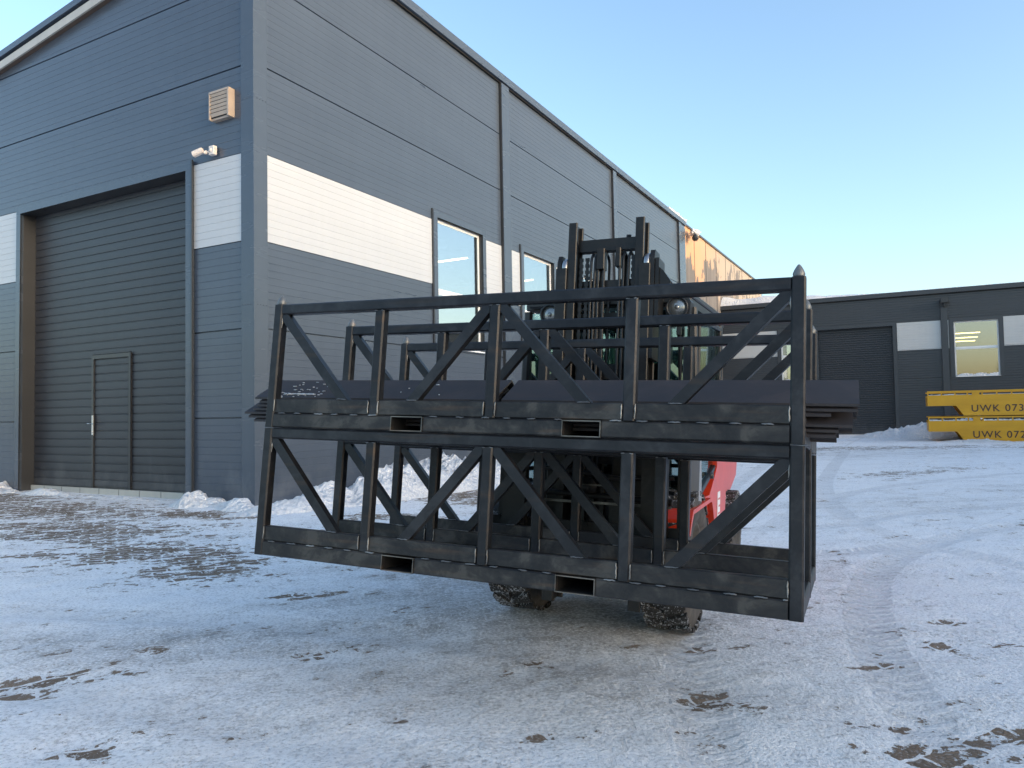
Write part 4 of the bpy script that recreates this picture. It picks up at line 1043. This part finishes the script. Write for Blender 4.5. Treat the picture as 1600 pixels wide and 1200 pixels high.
# cab
cabp = []
for s_ in (1, -1):
    b_ = MB(); b_.beam((s_*.50, .09, .90), (s_*.475, .10, 1.70), .045, .06, 1, ch=.01); b_.prism([(.05, .62), (.15, .62), (.12, .90), (.075, .90)], *( (.47, .53) if s_ > 0 else (-.53, -.47)), 'x'); fp(b_, 'front_pillar', ['gray_paint', 'black_paint'])
    b_ = MB(); b_.beam((s_*.46, 1.12, .96), (s_*.45, 1.12, 1.70), .06, .09, ch=.01); b_.beam((s_*.47, 1.0, .98), (s_*.46, 1.0, 1.70), .03, .03, ch=.006); fp(b_, 'rear_pillar', 'black_paint')
    b_ = MB(); pts = [(.17, 1.66), (.92, 1.66), (.92, .98), (.88, .86), (.76, .79), (.30, .69), (.17, .70), (.17, 1.66)]
    for (a, b), (c, d) in zip(pts[:-1], pts[1:]): b_.beam((s_*.488, a, b), (s_*.488, c, d), .025, .038, ch=.006, up=(1, 0, 0))
    dr = fp(b_, 'door', 'black_paint')
    b_ = MB(); b_.prism([(.19, 1.645), (.905, 1.645), (.905, .98), (.865, .875), (.75, .805), (.30, .71), (.19, .715)], *((.484, .488) if s_ > 0 else (-.488, -.484)), 'x'); b_.build('pane', 'cab_glass', dr)
    b_ = MB(); b_.box(*((.492, .515) if s_ > 0 else (-.515, -.492)), .72, .84, .85, .88, 0, .004); b_.lathe((s_*.5, .60, .76), (s_, 0, 0), [(0, .02), (.02, .02), (.02, 0)], n=12); b_.build('handle', 'black_paint', dr)
b_ = MB(); b_.box(-.475, .475, .04, 1.25, 1.705, 1.745, 0, .012); b_.beam((-.43, .02, 1.735), (.43, .02, 1.735), .06, .05, ch=.01)
for k in range(7): b_.box(-.40+k*.125, -.36+k*.125, .08, 1.2, 1.746, 1.765)
b_.beam((.465, .05, 1.765), (.465, 1.22, 1.765), .035, .03, ch=.006); b_.beam((-.465, .05, 1.765), (-.465, 1.22, 1.765), .035, .03, ch=.006)
fp(b_, 'cab_roof', 'black_paint')
b_ = MB(); b_.box(-.45, .45, .085, .091, .72, 1.69); fp(b_, 'windscreen', 'cab_glass')
b_ = MB(); b_.box(-.43, .43, 1.125, 1.131, 1.06, 1.69); fp(b_, 'rear_window', 'cab_glass')
b_ = MB(); b_.box(-.22, .22, .62, .98, .68, .80, 0, .03); b_.beam((0, 1.0, .78), (0, 1.08, 1.30), .40, .10, ch=.03, up=(0, 1, 0)); b_.beam((0, 1.08, 1.30), (0, 1.09, 1.45), .22, .08, ch=.03, up=(0, 1, 0)); fp(b_, 'seat', 'rubber')
b_ = MB(); b_.tube([(0, .22, .68), (0, .36, 1.02)], .02, n=8)
ring = [(0+.14*math.cos(2*PI*k/20), .38+.05*math.sin(2*PI*k/20), 1.03+.13*math.sin(2*PI*k/20)) for k in range(21)]; b_.tube(ring, .011, n=6, cap=False); b_.beam((-.13, .38, 1.03), (.13, .38, 1.03), .02, .02); fp(b_, 'steering_wheel', 'rubber')
b_ = MB(); b_.box(-.42, .42, .16, .24, .70, .98, 0, .02); fp(b_, 'dashboard', 'black_paint')
for s_, x, z in ((1, .415, 1.69), (-1, -.30, 1.67)):
    b_ = MB(); b_.prism([(x-.06, z-.06), (x+.06, z-.06), (x+.068, z+.03), (x+.04, z+.075), (x-.045, z+.075), (x-.068, z+.03)], -.0, .09, 'y'); b_.box(x-.012, x+.012, .03, .06, z-.14, z-.06)
    b_.lathe((x, .0, z), (0, -1, 0), [(0, .056), (.03, .058), (.03, .050), (.012, .048)], n=22)
    b_.tube([(x, .05, z-.14), (x+.0, .08, z-.2), (x, .1, z-.5)], .012, n=6)
    o = fp(b_, 'headlight', 'black_paint')
    b_ = MB(); b_.lathe((x, -.012, z), (0, -1, 0), [(0, .048), (.006, .04), (.012, .02), (.014, 0)], n=22); b_.lathe((x, -.008, z), (0, -1, 0), [(0, .015), (.02, .012), (.022, 0)], n=12); b_.build('lens', 'lens', o)
b_ = MB(); b_.lathe((.27, .16, 1.765), (0, 0, 1), [(0, .03), (.015, .03), (.017, .026), (.06, .024), (.07, .012), (.072, 0)], n=16); fp(b_, 'beacon', 'orange')
